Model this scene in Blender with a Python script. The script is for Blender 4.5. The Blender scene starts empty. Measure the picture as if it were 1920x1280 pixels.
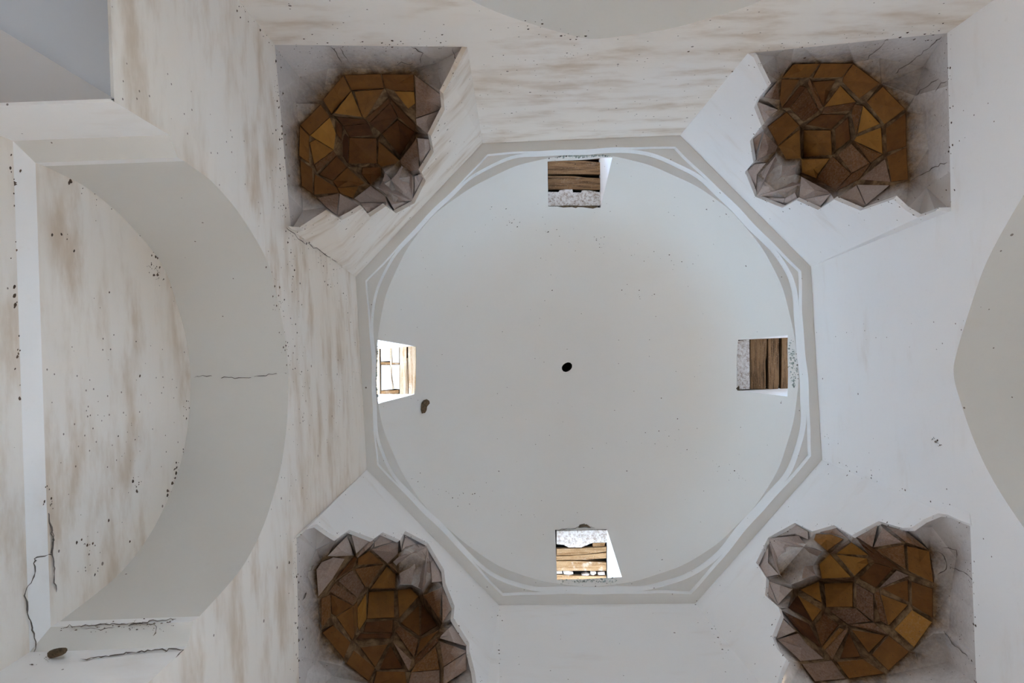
import bpy, bmesh, math, random
from mathutils import Vector, Matrix
from mathutils.bvhtree import BVHTree
from mathutils.geometry import delaunay_2d_cdt, tessellate_polygon

# ------------------------------------------------------------------ camera, sky, sun, exposure
S = bpy.context.scene
COL = S.collection
EYE = 1.5                                   # camera height above the floor (m)
FPX = 1280.0                                # focal length in pixels of the 1920 px frame
cam_d = bpy.data.cameras.new('camera'); cam = bpy.data.objects.new('camera', cam_d); COL.objects.link(cam)
cam.location = (0, 0, EYE); cam.rotation_euler = (math.pi, 0, 0)      # straight up
cam_d.sensor_width = 36.0; cam_d.lens = 36.0 * FPX / 1920.0; cam_d.clip_start = 0.05; cam_d.clip_end = 500
S.camera = cam

SUN_ELEV, SUN_AZ = math.radians(58), math.atan2(0.62, -0.78)         # sun stands to the lower left of the picture
SKY_STRENGTH, SUN_STRENGTH = 7.2, 9.0
world = bpy.data.worlds.new('sky'); S.world = world; world.use_nodes = True
wn = world.node_tree; wn.nodes.clear()
# clear pale-blue sky: a plain gradient by elevation, the same all round
gen = wn.nodes.new('ShaderNodeTexCoord'); sxyz = wn.nodes.new('ShaderNodeSeparateXYZ'); wn.links.new(gen.outputs['Generated'], sxyz.inputs[0])
sky = wn.nodes.new('ShaderNodeValToRGB'); wn.links.new(sxyz.outputs[2], sky.inputs[0])
sky.color_ramp.elements[0].position = 0.0; sky.color_ramp.elements[0].color = (0.56, 0.78, 1.0, 1)
sky.color_ramp.elements[1].position = 0.9; sky.color_ramp.elements[1].color = (0.34, 0.56, 1.0, 1)
wbg = wn.nodes.new('ShaderNodeBackground'); wbg.inputs[1].default_value = SKY_STRENGTH
wout = wn.nodes.new('ShaderNodeOutputWorld')
wn.links.new(sky.outputs[0], wbg.inputs[0]); wn.links.new(wbg.outputs[0], wout.inputs[0])

sun_d = bpy.data.lights.new('sun', 'SUN'); sun = bpy.data.objects.new('sun', sun_d); COL.objects.link(sun)
sun_d.energy = SUN_STRENGTH; sun_d.angle = 0.0093; sun_d.color = (1.0, 0.86, 0.68)
sdir = Vector((math.cos(SUN_ELEV) * math.cos(SUN_AZ), math.cos(SUN_ELEV) * math.sin(SUN_AZ), math.sin(SUN_ELEV)))
sun.rotation_euler = (-sdir).to_track_quat('-Z', 'Y').to_euler(); sun.location = sdir * 30

S.view_settings.view_transform = 'Standard'; S.view_settings.look = 'None'
S.view_settings.gamma = 1.0; S.view_settings.use_curve_mapping = False
S.view_settings.exposure = 2.5
S.cycles.diffuse_bounces = 8; S.cycles.max_bounces = 12; S.cycles.use_denoising = True

rnd = random.Random(7)
V3 = Vector

# ------------------------------------------------------------------ helpers
# Geometry is worked out relative to the eye (x right, y down the picture, z up) and lifted by EYE when linked.
def ray(px, py): return V3(((px - 960) / FPX, (py - 640) / FPX, 1.0))
def at(px, py, Z): return ray(px, py) * Z
def on_plane(px, py, pl):
    r = ray(px, py); n, c = pl
    return r * (c / n.dot(r))
def plane_through(p, q):                       # vertical plane through two points
    d = (q - p); n = V3((d.y, -d.x, 0)).normalized()
    if n.dot(p) < 0: n = -n
    return (n, n.dot(p))
def offset(pl, d): return (pl[0], pl[1] + d)

def tag(o, label=None, cat=None, group=None, kind=None):
    if label: o['label'] = label
    if cat: o['category'] = cat
    if group: o['group'] = group
    if kind: o['kind'] = kind
    return o

def obj(name, verts, faces, mats, parent=None, smooth=False, uvs=None, attr=None, mat_idx=None, merge=0.0):
    m = bpy.data.meshes.new(name)
    off = V3((0, 0, EYE))
    if parent is not None: off = off - parent['_w'] if False else off - V3(W[parent.name])
    m.from_pydata([tuple(V3(v) + off) for v in verts], [], [list(f) for f in faces])
    if not isinstance(mats, (list, tuple)): mats = [mats]
    for x in mats: m.materials.append(x)
    if mat_idx:
        for p, i in zip(m.polygons, mat_idx): p.material_index = i
    if uvs:
        l = m.uv_layers.new(name='UVMap')
        for lp in m.loops: l.data[lp.index].uv = uvs[lp.vertex_index]
    if attr:
        for k, vals in attr.items():
            a = m.attributes.new(k, 'FLOAT', 'POINT')
            a.data.foreach_set('value', vals)
    if merge or True:
        bm = bmesh.new(); bm.from_mesh(m)
        if merge: bmesh.ops.remove_doubles(bm, verts=bm.verts, dist=merge)
        bm.to_mesh(m); bm.free()
    m.validate()
    for p in m.polygons: p.use_smooth = smooth
    o = bpy.data.objects.new(name, m); COL.objects.link(o)
    if parent is not None: o.parent = parent
    W[o.name] = W[parent.name] if parent is not None else (0, 0, 0)
    return o
W = {}
def empty(name, p):
    o = bpy.data.objects.new(name, None); COL.objects.link(o); o.empty_display_size = 0.2
    o.location = V3(p) + V3((0, 0, EYE)); W[o.name] = tuple(o.location)
    return o

class MB:                                     # small mesh collector
    def __init__(s): s.v, s.f, s.a, s.mi = [], [], [], []
    def face(s, pts, a=0.0, mi=0):
        i = len(s.v); s.v += [V3(p) for p in pts]; s.a += [a] * len(pts); s.f.append(list(range(i, i + len(pts)))); s.mi.append(mi)
    def strip(s, A, B, mi=0, closed=False):
        n = len(A); i = len(s.v); s.v += [V3(p) for p in A] + [V3(p) for p in B]; s.a += [0.0] * (2 * n)
        for k in range(n if closed else n - 1):
            j = (k + 1) % n
            s.f.append([i + k, i + j, i + n + j, i + n + k]); s.mi.append(mi)
    def poly(s, pts, mi=0, tangent=None):      # any simple planar outline, triangulated
        i = len(s.v); s.v += [V3(p) for p in pts]; s.a += [0.0] * len(pts)
        for t in tessellate_polygon([[V3(p) for p in pts]]):
            s.f.append([i + x for x in t]); s.mi.append(mi)
    def build(s, name, mats, parent=None, uvf=None, **k):
        uvs = [uvf(v) for v in s.v] if uvf else None
        return obj(name, s.v, s.f, mats, parent, uvs=uvs, mat_idx=s.mi, **k)

def prism(mb, pts, ext, mi=0, a=0.0):          # outline + extrusion vector, closed solid
    top = [V3(p) for p in pts]; bot = [p + ext for p in top]; n = len(top)
    i = len(mb.v); mb.v += top + bot; mb.a += [a] * (2 * n)
    for t in tessellate_polygon([top]):
        mb.f.append([i + x for x in t]); mb.mi.append(mi)
        mb.f.append([i + n + x for x in reversed(t)]); mb.mi.append(mi)
    for k in range(n):
        j = (k + 1) % n
        mb.f.append([i + k, i + n + k, i + n + j, i + j]); mb.mi.append(mi)

def in_poly(p, poly):
    x, y = p; c = False; n = len(poly)
    for i in range(n):
        x1, y1 = poly[i]; x2, y2 = poly[(i + 1) % n]
        if (y1 > y) != (y2 > y) and x < (x2 - x1) * (y - y1) / (y2 - y1) + x1: c = not c
    return c
def seg_dist(p, a, b):
    ax, ay = a; bx, by = b; dx, dy = bx - ax, by - ay
    t = max(0, min(1, ((p[0] - ax) * dx + (p[1] - ay) * dy) / (dx * dx + dy * dy + 1e-9)))
    return math.hypot(p[0] - ax - t * dx, p[1] - ay - t * dy)
def catmull(pts, n=6):
    out = []
    P = [pts[0]] + list(pts) + [pts[-1]]
    for i in range(1, len(P) - 2):
        for k in range(n):
            t = k / n
            out.append(tuple(0.5 * (2 * P[i][c] + (P[i + 1][c] - P[i - 1][c]) * t + (2 * P[i - 1][c] - 5 * P[i][c] + 4 * P[i + 1][c] - P[i + 2][c]) * t * t
                       + (3 * P[i][c] - P[i - 1][c] - 3 * P[i + 1][c] + P[i + 2][c]) * t ** 3) for c in (0, 1)))
    out.append(tuple(pts[-1])); return out

# ------------------------------------------------------------------ materials
def new_mat(name, rough=0.9):
    m = bpy.data.materials.new(name); m.use_nodes = True
    nt = m.node_tree; b = nt.nodes['Principled BSDF']; b.inputs['Roughness'].default_value = rough
    b.inputs['Specular IOR Level'].default_value = 0.15
    return m, nt, b
def N(nt, t, **kw):
    n = nt.nodes.new(t)
    for k, v in kw.items():
        if hasattr(n, k): setattr(n, k, v)
    return n
def mixc(nt, fac, a, b):
    m = nt.nodes.new('ShaderNodeMix'); m.data_type = 'RGBA'
    for s, v in ((0, fac), (6, a), (7, b)):
        if hasattr(v, 'links') or hasattr(v, 'is_linked'): nt.links.new(v, m.inputs[s])
        else: m.inputs[s].default_value = v if s == 0 else (*v, 1)
    return m.outputs[2]
def ramp(nt, src, lo, hi, smooth=True):
    r = nt.nodes.new('ShaderNodeMapRange'); r.interpolation_type = 'SMOOTHSTEP' if smooth else 'LINEAR'
    nt.links.new(src, r.inputs[0]); r.inputs[1].default_value = lo; r.inputs[2].default_value = hi
    return r.outputs[0]
def math_(nt, op, a, b):
    m = nt.nodes.new('ShaderNodeMath'); m.operation = op
    for i, v in ((0, a), (1, b)):
        if hasattr(v, 'links') or hasattr(v, 'is_linked'): nt.links.new(v, m.inputs[i])
        else: m.inputs[i].default_value = v
    return m.outputs[0]
def noise(nt, vec, scale, detail=4, rough=0.6, stretch=None):
    if stretch:
        mp = nt.nodes.new('ShaderNodeMapping'); mp.inputs['Scale'].default_value = stretch
        nt.links.new(vec, mp.inputs[0]); vec = mp.outputs[0]
    n = nt.nodes.new('ShaderNodeTexNoise'); n.inputs['Scale'].default_value = scale; n.inputs['Detail'].default_value = detail
    n.inputs['Roughness'].default_value = rough; nt.links.new(vec, n.inputs['Vector'])
    return n.outputs[0]
def specks(nt, vec, scale, size, keep):        # sparse small spots: 1 inside a spot
    v = nt.nodes.new('ShaderNodeTexVoronoi'); v.inputs['Scale'].default_value = scale; nt.links.new(vec, v.inputs['Vector'])
    d = math_(nt, 'LESS_THAN', v.outputs['Distance'], size)
    s = nt.nodes.new('ShaderNodeSeparateColor'); nt.links.new(v.outputs['Color'], s.inputs[0])
    return math_(nt, 'MULTIPLY', d, math_(nt, 'GREATER_THAN', s.outputs[0], 1 - keep))

def plaster(name, base=(0.80, 0.785, 0.765), stain=(0.56, 0.43, 0.31), amount=0.5, speck=0.2, uv=True, tint=0.25, spread=0.0):
    m, nt, b = new_mat(name, 0.93)
    tc = nt.nodes.new('ShaderNodeTexCoord'); vec = tc.outputs['UV' if uv else 'Object']; ob = tc.outputs['Object']
    big = noise(nt, ob, 0.9, 3, 0.5)
    c = mixc(nt, math_(nt, 'MULTIPLY', ramp(nt, big, 0.35, 0.7), tint), base, tuple(x * y for x, y in zip(base, (0.97, 0.91, 0.83))))
    st = noise(nt, vec, 1.0, 5, 0.62, (1.5, 4.2, 1))
    st2 = noise(nt, vec, 1.0, 4, 0.6, (0.7, 2.0, 1))
    mask = math_(nt, 'MULTIPLY', ramp(nt, st, 0.50 - spread, 0.78 - spread), ramp(nt, st2, 0.42 - spread, 0.62 - spread))
    c = mixc(nt, math_(nt, 'MULTIPLY', mask, amount), c, stain)
    fine = noise(nt, ob, 26, 3, 0.7)
    c = mixc(nt, math_(nt, 'MULTIPLY', ramp(nt, fine, 0.6, 0.85), 0.12), c, (0.45, 0.38, 0.31))
    sp = math_(nt, 'MAXIMUM', specks(nt, ob, 17, 0.085, speck), specks(nt, ob, 6.5, 0.06, speck * 0.9))
    c = mixc(nt, math_(nt, 'MULTIPLY', sp, 0.8), c, (0.13, 0.085, 0.06))
    nt.links.new(c, b.inputs['Base Color'])
    bp = nt.nodes.new('ShaderNodeBump'); bp.inputs['Strength'].default_value = 0.22; bp.inputs['Distance'].default_value = 0.02
    hgt = math_(nt, 'ADD', noise(nt, ob, 3.2, 5, 0.55), math_(nt, 'MULTIPLY', noise(nt, ob, 40, 2, 0.5), 0.08))
    nt.links.new(hgt, bp.inputs['Height']); nt.links.new(bp.outputs[0], b.inputs['Normal'])
    return m

M = {}
M['stained'] = plaster('stained_plaster', base=(0.82, 0.762, 0.70), amount=0.78, speck=0.45, tint=0.5, spread=0.08)
M['clean'] = plaster('clean_plaster', base=(0.83, 0.81, 0.795), amount=0.30, speck=0.12, tint=0.15)
M['soffit'] = plaster('shaded_arch_plaster', base=(0.66, 0.63, 0.585), amount=0.08, speck=0.10, uv=False, tint=0.15)  # greyer than the walls: shade of the down-facing arches put into the colour
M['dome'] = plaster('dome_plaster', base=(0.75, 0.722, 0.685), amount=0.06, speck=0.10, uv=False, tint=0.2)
M['band'] = plaster('shaded_corbel_plaster', base=(0.72, 0.69, 0.65), amount=0.05, speck=0.12, uv=False, tint=0.2)  # corbel undersides darker than the fascia: their shade is in the base colour
M['fascia'] = plaster('fascia_plaster', base=(0.81, 0.80, 0.79), amount=0.05, speck=0.1, uv=False, tint=0.1)
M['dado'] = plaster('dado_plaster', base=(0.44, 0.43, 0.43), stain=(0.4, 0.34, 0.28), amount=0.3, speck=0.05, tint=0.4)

def tile_mat():
    m, nt, b = new_mat('brick_tile', 0.75)
    at_ = nt.nodes.new('ShaderNodeAttribute'); at_.attribute_name = 'white'
    tn = nt.nodes.new('ShaderNodeAttribute'); tn.attribute_name = 'tone'
    tc = nt.nodes.new('ShaderNodeTexCoord'); ob = tc.outputs['Object']
    cr = nt.nodes.new('ShaderNodeValToRGB'); e = cr.color_ramp.elements
    e[0].position = 0; e[0].color = (0.06, 0.020, 0.007, 1); e[1].position = 1; e[1].color = (0.32, 0.142, 0.026, 1)
    k = cr.color_ramp.elements.new(0.5); k.color = (0.165, 0.066, 0.016, 1)
    n1 = noise(nt, ob, 9, 4, 0.65)
    tone = math_(nt, 'ADD', tn.outputs['Fac'], math_(nt, 'MULTIPLY', math_(nt, 'SUBTRACT', n1, 0.5), 0.55))
    nt.links.new(tone, cr.inputs[0])
    c = mixc(nt, math_(nt, 'MULTIPLY', specks(nt, ob, 45, 0.16, 0.25), 0.7), cr.outputs[0], (0.05, 0.03, 0.02))
    w = math_(nt, 'ADD', at_.outputs['Fac'], math_(nt, 'MULTIPLY', math_(nt, 'SUBTRACT', noise(nt, ob, 60, 3, 0.8), 0.5), 0.5))
    w = ramp(nt, w, 0.08, 0.95, False)
    c = mixc(nt, w, c, (0.50, 0.42, 0.38))
    nt.links.new(c, b.inputs['Base Color'])
    bp = nt.nodes.new('ShaderNodeBump'); bp.inputs['Strength'].default_value = 0.3; bp.inputs['Distance'].default_value = 0.01
    nt.links.new(noise(nt, ob, 18, 4, 0.6), bp.inputs['Height']); nt.links.new(bp.outputs[0], b.inputs['Normal'])
    return m
M['tile'] = tile_mat()
def shell_mat():
    m, nt, b = new_mat('vault_mortar', 0.95)
    at_ = nt.nodes.new('ShaderNodeAttribute'); at_.attribute_name = 'white'
    tc = nt.nodes.new('ShaderNodeTexCoord'); ob = tc.outputs['Object']
    n1 = noise(nt, ob, 12, 4, 0.65)
    c = mixc(nt, ramp(nt, n1, 0.35, 0.7), (0.085, 0.045, 0.02), (0.24, 0.145, 0.075))
    w = math_(nt, 'ADD', at_.outputs['Fac'], math_(nt, 'MULTIPLY', math_(nt, 'SUBTRACT', noise(nt, ob, 30, 4, 0.75), 0.5), 0.45))
    w = ramp(nt, w, 0.05, 0.9, False)
    c = mixc(nt, w, c, (0.62, 0.57, 0.54))
    c = mixc(nt, math_(nt, 'MULTIPLY', specks(nt, ob, 30, 0.12, 0.25), 0.8), c, (0.08, 0.055, 0.04))
    nt.links.new(c, b.inputs['Base Color'])
    bp = nt.nodes.new('ShaderNodeBump'); bp.inputs['Strength'].default_value = 0.4; bp.inputs['Distance'].default_value = 0.02
    nt.links.new(noise(nt, ob, 14, 5, 0.65), bp.inputs['Height']); nt.links.new(bp.outputs[0], b.inputs['Normal'])
    return m
M['mortar'] = shell_mat()
def wood_mat(name, c0, c1, c2, stretch, pale=0.25):
    m, nt, b = new_mat(name, 0.8)
    tc = nt.nodes.new('ShaderNodeTexCoord'); ob = tc.outputs['Object']
    g = noise(nt, ob, 1.0, 6, 0.7, stretch)
    c = mixc(nt, ramp(nt, g, 0.3, 0.6), c0, c1)
    c = mixc(nt, math_(nt, 'MULTIPLY', ramp(nt, noise(nt, ob, 5, 4, 0.7), 0.55, 0.75), pale), c, c2)
    c = mixc(nt, math_(nt, 'MULTIPLY', ramp(nt, noise(nt, ob, 70, 3, 0.8), 0.58, 0.7), 0.5), c, c2)
    nt.links.new(c, b.inputs['Base Color'])
    bp = nt.nodes.new('ShaderNodeBump'); bp.inputs['Strength'].default_value = 0.6; bp.inputs['Distance'].default_value = 0.01
    nt.links.new(g, bp.inputs['Height']); nt.links.new(bp.outputs[0], b.inputs['Normal'])
    return m
M['wood_x'] = wood_mat('weathered_plank', (0.05, 0.027, 0.012), (0.22, 0.13, 0.065), (0.42, 0.34, 0.26), (3, 40, 20))
M['wood_y'] = wood_mat('weathered_plank_across', (0.05, 0.027, 0.012), (0.22, 0.13, 0.065), (0.42, 0.34, 0.26), (40, 3, 20))
M['lime_wood_x'] = wood_mat('limed_plank', (0.17, 0.085, 0.03), (0.34, 0.22, 0.115), (0.62, 0.55, 0.46), (3, 36, 20), 0.8)
M['lime_wood_y'] = wood_mat('limed_plank_across', (0.45, 0.27, 0.13), (0.70, 0.58, 0.44), (0.82, 0.78, 0.72), (36, 3, 20), 0.9)
def lime(name, amount):
    m, nt, b = new_mat(name, 0.95)
    tc = nt.nodes.new('ShaderNodeTexCoord'); ob = tc.outputs['Object']
    c = mixc(nt, math_(nt, 'MULTIPLY', ramp(nt, noise(nt, ob, 34, 6, 0.85), 0.44, 0.62), amount), (0.66, 0.64, 0.62), (0.24, 0.16, 0.11))
    nt.links.new(c, b.inputs['Base Color'])
    bp = nt.nodes.new('ShaderNodeBump'); bp.inputs['Strength'].default_value = 0.8; bp.inputs['Distance'].default_value = 0.015
    nt.links.new(noise(nt, ob, 25, 5, 0.7), bp.inputs['Height']); nt.links.new(bp.outputs[0], b.inputs['Normal'])
    return m
M['lime'] = lime('flaking_lime', 0.8)
M['block'] = lime('white_block', 0.15)
def flat(name, c, rough=0.9, var=0.3, scale=8):
    m, nt, b = new_mat(name, rough)
    tc = nt.nodes.new('ShaderNodeTexCoord')
    cc = mixc(nt, ramp(nt, noise(nt, tc.outputs['Object'], scale, 4, 0.65), 0.3, 0.7), tuple(x * (1 - var) for x in c), tuple(min(1, x * (1 + var)) for x in c))
    nt.links.new(cc, b.inputs['Base Color']); return m
M['dirt'] = flat('mud_speck', (0.10, 0.065, 0.045))
M['soot'] = flat('dark_crack', (0.16, 0.13, 0.11))
M['mildew'] = flat('grey_mildew', (0.33, 0.36, 0.33))
M['bare'] = flat('bare_clay', (0.11, 0.075, 0.045), var=0.4, scale=40)
M['dark'] = flat('painted_shade', (0.012, 0.01, 0.008))  # near-black in place of shade, behind lintel gaps and inside the crown hole
M['floor'] = flat('clay_floor', (0.13, 0.10, 0.07), var=0.15, scale=3)
M['ground'] = flat('sandy_ground', (0.46, 0.37, 0.27), var=0.15, scale=0.6)
M['sill'] = flat('dusty_sill', (0.30, 0.25, 0.20), var=0.2, scale=6)
M['roof'] = flat('roof_render', (0.20, 0.17, 0.14), var=0.1, scale=2)

# ------------------------------------------------------------------ the plan of the chamber
ZS, ZO = 4.38, 6.50                                          # squinch springing, octagon cornice (above the eye)
CORN = {'TL': at(515, 84, ZS), 'TR': at(1776, 62, ZS), 'BR': at(1833, 1345, ZS), 'BL': at(562, 1364, ZS)}
PL = {'left': plane_through(CORN['TL'], CORN['BL']), 'top': plane_through(CORN['TL'], CORN['TR']),
      'right': plane_through(CORN['TR'], CORN['BR']), 'bottom': plane_through(CORN['BL'], CORN['BR'])}
FLOOR = -EYE
OCT = {'Lb': (688, 880), 'Lt': (667, 519), 'Tl': (905, 269), 'Tr': (1275, 254), 'Rt': (1520, 500), 'Rb': (1541, 862), 'Br': (1304, 1131), 'Bl': (936, 1134)}
OW = {k: at(*p, ZO) for k, p in OCT.items()}
CEN = sum(OW.values(), V3((0, 0, 0))) / 8

def meet(p1, p2, z):                                          # where two vertical planes cross, at height z
    (n1, c1), (n2, c2) = p1, p2
    d = n1.x * n2.y - n1.y * n2.x
    return V3(((c1 * n2.y - c2 * n1.y) / d, (n1.x * c2 - n2.x * c1) / d, z))

# ends of the squinch openings on the walls
ENDS = {'TLa': (546, 430, 'left'), 'TLb': (876, 88, 'top'), 'TRa': (1402, 100, 'top'), 'TRb': (1783, 395, 'right'),
        'BRa': (1818, 960, 'right'), 'BRb': (1432, 1352, 'bottom'), 'BLa': (936, 1362, 'bottom'), 'BLb': (556, 1004, 'left')}
EP = {k: on_plane(x, y, PL[w]) for k, (x, y, w) in ENDS.items()}

def wall_uv(pl):
    n = pl[0]; t = V3((-n.y, n.x, 0))
    return lambda v: (t.dot(v) + 3 * n.x, v.z)

DADO = 2.55
def wall(side, name, c0, c1, e0, o0, o1, e1, arch_px, label, mat):
    """one wall of the square chamber with an arched opening; arch_px runs from springing to springing"""
    pl = PL[side]; n = pl[0]
    arch = [on_plane(x, y, pl) for x, y in arch_px]
    a0, a1 = arch[0], arch[-1]
    t = (a1 - a0); t.z = 0; t.normalize()
    IMP = 0.08                                                  # below the impost the opening is a little wider
    def jamb(a, s): return [V3((a.x, a.y, a.z - 0.06)), V3((a.x, a.y, a.z - 0.125)) + t * (s * IMP), V3((a.x, a.y, DADO)) + t * (s * IMP)]
    j0, j1 = jamb(a0, -1), jamb(a1, 1)
    f = lambda p: V3((p.x, p.y, FLOOR))
    mb = MB()
    cA = V3((c0.x, c0.y, DADO)); cB = V3((c1.x, c1.y, DADO))
    outline = [cA, c0, e0, o0, o1, e1, c1, cB, j1[2], j1[1], j1[0]] + list(reversed(arch)) + [j0[0], j0[1], j0[2]]
    mb.poly(outline)
    rec = n * 0.012
    for p, q, sp, sq in ((cA, j0[2], 0, -1), (j1[2], cB, 1, 0)):
        p2, q2 = p + rec + t * (sp * 0.012), q + rec + t * (sq * 0.012)
        mb.face([p2, q2, f(q2), f(p2)], mi=1)
        mb.face([p, q, q2, p2], mi=0)
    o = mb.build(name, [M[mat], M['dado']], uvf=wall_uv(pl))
    tag(o, label, 'wall', kind='structure')
    return o, arch, (a0, a1, t, j0, j1)

ARCH = {
 'left': [(345, 302), (372, 321), (402, 345), (450, 402), (499, 485), (520, 560), (534, 630), (540, 695), (539, 775), (531, 850), (516, 918), (490, 995), (456, 1060), (420, 1105), (374, 1155)],
 'top': [(700, -150), (745, -100), (800, -52), (868, -8), (930, 22), (1000, 46), (1060, 63), (1108, 73), (1170, 67), (1250, 55), (1330, 34), (1420, 4), (1490, -40), (1545, -90), (1590, -150)],
 'right': [(2040, 220), (1990, 270), (1940, 335), (1890, 415), (1846, 500), (1815, 590), (1794, 660), (1788, 700), (1800, 750), (1828, 830), (1862, 900), (1910, 975), (1960, 1040), (2010, 1090), (2060, 1130)],
 'bottom': [(720, 1650), (770, 1560), (840, 1480), (930, 1420), (1010, 1390), (1090, 1376), (1170, 1388), (1260, 1418), (1340, 1460), (1420, 1530), (1480, 1620)],
}
order = {'left': ('TL', 'BL', 'TLa', 'Lt', 'Lb', 'BLb'), 'top': ('TL', 'TR', 'TLb', 'Tl', 'Tr', 'TRa'),
         'right': ('TR', 'BR', 'TRb', 'Rt', 'Rb', 'BRa'), 'bottom': ('BL', 'BR', 'BLa', 'Bl', 'Br', 'BRb')}
WLAB = {'left': 'stained white plaster wall with the deep arched niche and its blue-grey dado',
        'top': 'tan-streaked white plaster wall above the shallow grey arch crown at the picture top',
        'right': 'cleanest white plaster wall, opposite the niche, with a pale arch beyond',
        'bottom': 'white plaster wall strip under the bright bottom window, between two tiled squinches'}
NICHE = {'left': 0.63, 'top': 0.66, 'right': 0.70, 'bottom': 0.66}
DOORW = {'left': 0.3, 'top': 0.3, 'right': 0.3, 'bottom': 0.3}
DOORS = []
wall_objs = {}
for side in ('left', 'top', 'right', 'bottom'):
    c0, c1, e0, o0, o1, e1 = order[side]
    px = catmull(ARCH[side], 5)
    wo, arch, info = wall(side, 'wall_' + side, CORN[c0], CORN[c1], EP[e0], OW[o0], OW[o1], EP[e1], px, WLAB[side], 'stained' if side in ('left', 'top') else 'clean')
    wall_objs[side] = wo
    n = PL[side][0]; d = n * NICHE[side]; a0, a1, t, j0, j1 = info
    # soffit of the arch, a child of its wall
    mb = MB(); steps = 4
    for k in range(steps):
        mb.strip([p + d * (k / steps) for p in arch], [p + d * ((k + 1) / steps) for p in arch])
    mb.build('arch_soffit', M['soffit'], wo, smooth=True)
    # reveals below the springing: impost, chamfer, jamb, dado
    mb = MB(); fl = lambda p: V3((p.x, p.y, FLOOR))
    BACK = 0.05
    for a, j, s in ((a0, j0, -1), (a1, j1, 1)):
        d2 = d + n * BACK
        ring = [a, j[0], j[1], j[2]]
        far = [a + d, j[0] + d, j[1] + d2, j[2] + d2]
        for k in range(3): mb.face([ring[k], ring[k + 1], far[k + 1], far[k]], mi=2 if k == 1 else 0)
        q = t * (s * 0.012)
        mb.face([j[2] + q, fl(j[2]) + q, fl(j[2]) + d2 + q, j[2] + d2 + q], mi=1)
        mb.face([j[2], j[2] + q, j[2] + q + d2, j[2] + d2])
    nr = V3((-n.y, n.x, 0))
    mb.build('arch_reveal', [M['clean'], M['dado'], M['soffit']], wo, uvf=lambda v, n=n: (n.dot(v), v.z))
    # back wall of the niche: tympanum, chamfered impost, wall below with a doorway
    mb = MB(); d2 = d + n * BACK
    A = [p + d for p in arch]
    mb.poly([j0[0] + d] + A + [j1[0] + d])
    mb.face([j0[0] + d, j1[0] + d, j1[1] + d2, j0[1] + d2], mi=1)
    u0, u1 = j0[1] + d2, j1[1] + d2
    mid0, mid1 = u0.lerp(u1, DOORW[side]), u0.lerp(u1, 1 - DOORW[side])
    z = lambda p, zz: V3((p.x, p.y, zz))
    DT = 0.9
    mb.poly([u0, u1, z(u1, FLOOR), z(mid1, FLOOR), z(mid1, DT), z(mid0, DT), z(mid0, FLOOR), z(u0, FLOOR)])
    # thickness of the wall round the doorway
    th = n * 0.35
    ds = [z(mid0, FLOOR), z(mid0, DT), z(mid1, DT), z(mid1, FLOOR)]
    mb.strip(ds, [p + th for p in ds])
    niche_back = mb.build('niche_back', [M['stained' if side == 'left' else 'clean'], M['clean']], wo, uvf=wall_uv(PL[side]))
    oz = offset(PL[side], NICHE[side] + BACK + 0.35)
    nxt = {'left': ('top', 'bottom'), 'bottom': ('left', 'right'), 'right': ('bottom', 'top'), 'top': ('right', 'left')}[side]
    ends = [meet(oz, offset(PL[q], NICHE[q] + BACK + 0.35), 0) for q in nxt]
    ends.sort(key=lambda p: (p - ds[0]).length)
    o0_, o1_ = ends; ds2 = [p + th for p in ds]
    mb2 = MB(); mb2.poly([z(o0_, FLOOR), z(o0_, 5.97), z(o1_, 5.97), z(o1_, FLOOR)] + list(reversed(ds2)))
    mb2.build('outer_face', M['roof'], wo)
    DOORS.append((side, (mid0 + mid1) / 2, n, (mid1 - mid0).length, DT))
    if side == 'left':
        NB = offset(PL['left'], NICHE['left']); NBL = offset(PL['left'], NICHE['left'] + BACK)
        LEFT_INFO = (a0, a1, t, j0, j1, d, d2)

# floor, courtyard, roof
mb = MB(); mb.face([V3((-9, -9, FLOOR - .02)), V3((9, -9, FLOOR - .02)), V3((9, 9, FLOOR - .02)), V3((-9, 9, FLOOR - .02))])
R = 3.6
c = CEN
flo = obj('floor', [V3((c.x + sx * R, c.y + sy * R, FLOOR)) for sx, sy in ((-1, -1), (1, -1), (1, 1), (-1, 1))] + [V3((c.x + sx * R, c.y + sy * R, FLOOR - .05)) for sx, sy in ((-1, -1), (1, -1), (1, 1), (-1, 1))],
          [(0, 1, 2, 3), (7, 6, 5, 4), (0, 4, 5, 1), (1, 5, 6, 2), (2, 6, 7, 3), (3, 7, 4, 0)], M['floor'])
tag(flo, 'pale clay floor of the domed chamber', 'floor', kind='structure')
g = obj('ground', [V3((-60, -60, FLOOR - .06)), V3((60, -60, FLOOR - .06)), V3((60, 60, FLOOR - .06)), V3((-60, 60, FLOOR - .06))], [(0, 1, 2, 3)], M['ground'])
tag(g, 'sandy courtyard ground outside the chamber', 'ground', kind='structure')

# ------------------------------------------------------------------ diagonal walls over the squinches
DIAG = {'TL': ('Lt', 'Tl', 'TLa', 'TLb'), 'TR': ('Tr', 'Rt', 'TRa', 'TRb'), 'BR': ('Rb', 'Br', 'BRa', 'BRb'), 'BL': ('Bl', 'Lb', 'BLa', 'BLb')}
DP = {k: plane_through(OW[a], OW[b]) for k, (a, b, _, _) in DIAG.items()}
CROP = {'TL': (480, 40, 1341 / 440), 'TR': (1370, 30, 1402 / 460), 'BL': (520, 960, 4.0), 'BR': (1400, 940, 1732 / 460)}
def topx(k, p):
    x0, y0, s = CROP[k]; return (x0 + p[0] / s, y0 + p[1] / s)
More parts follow.
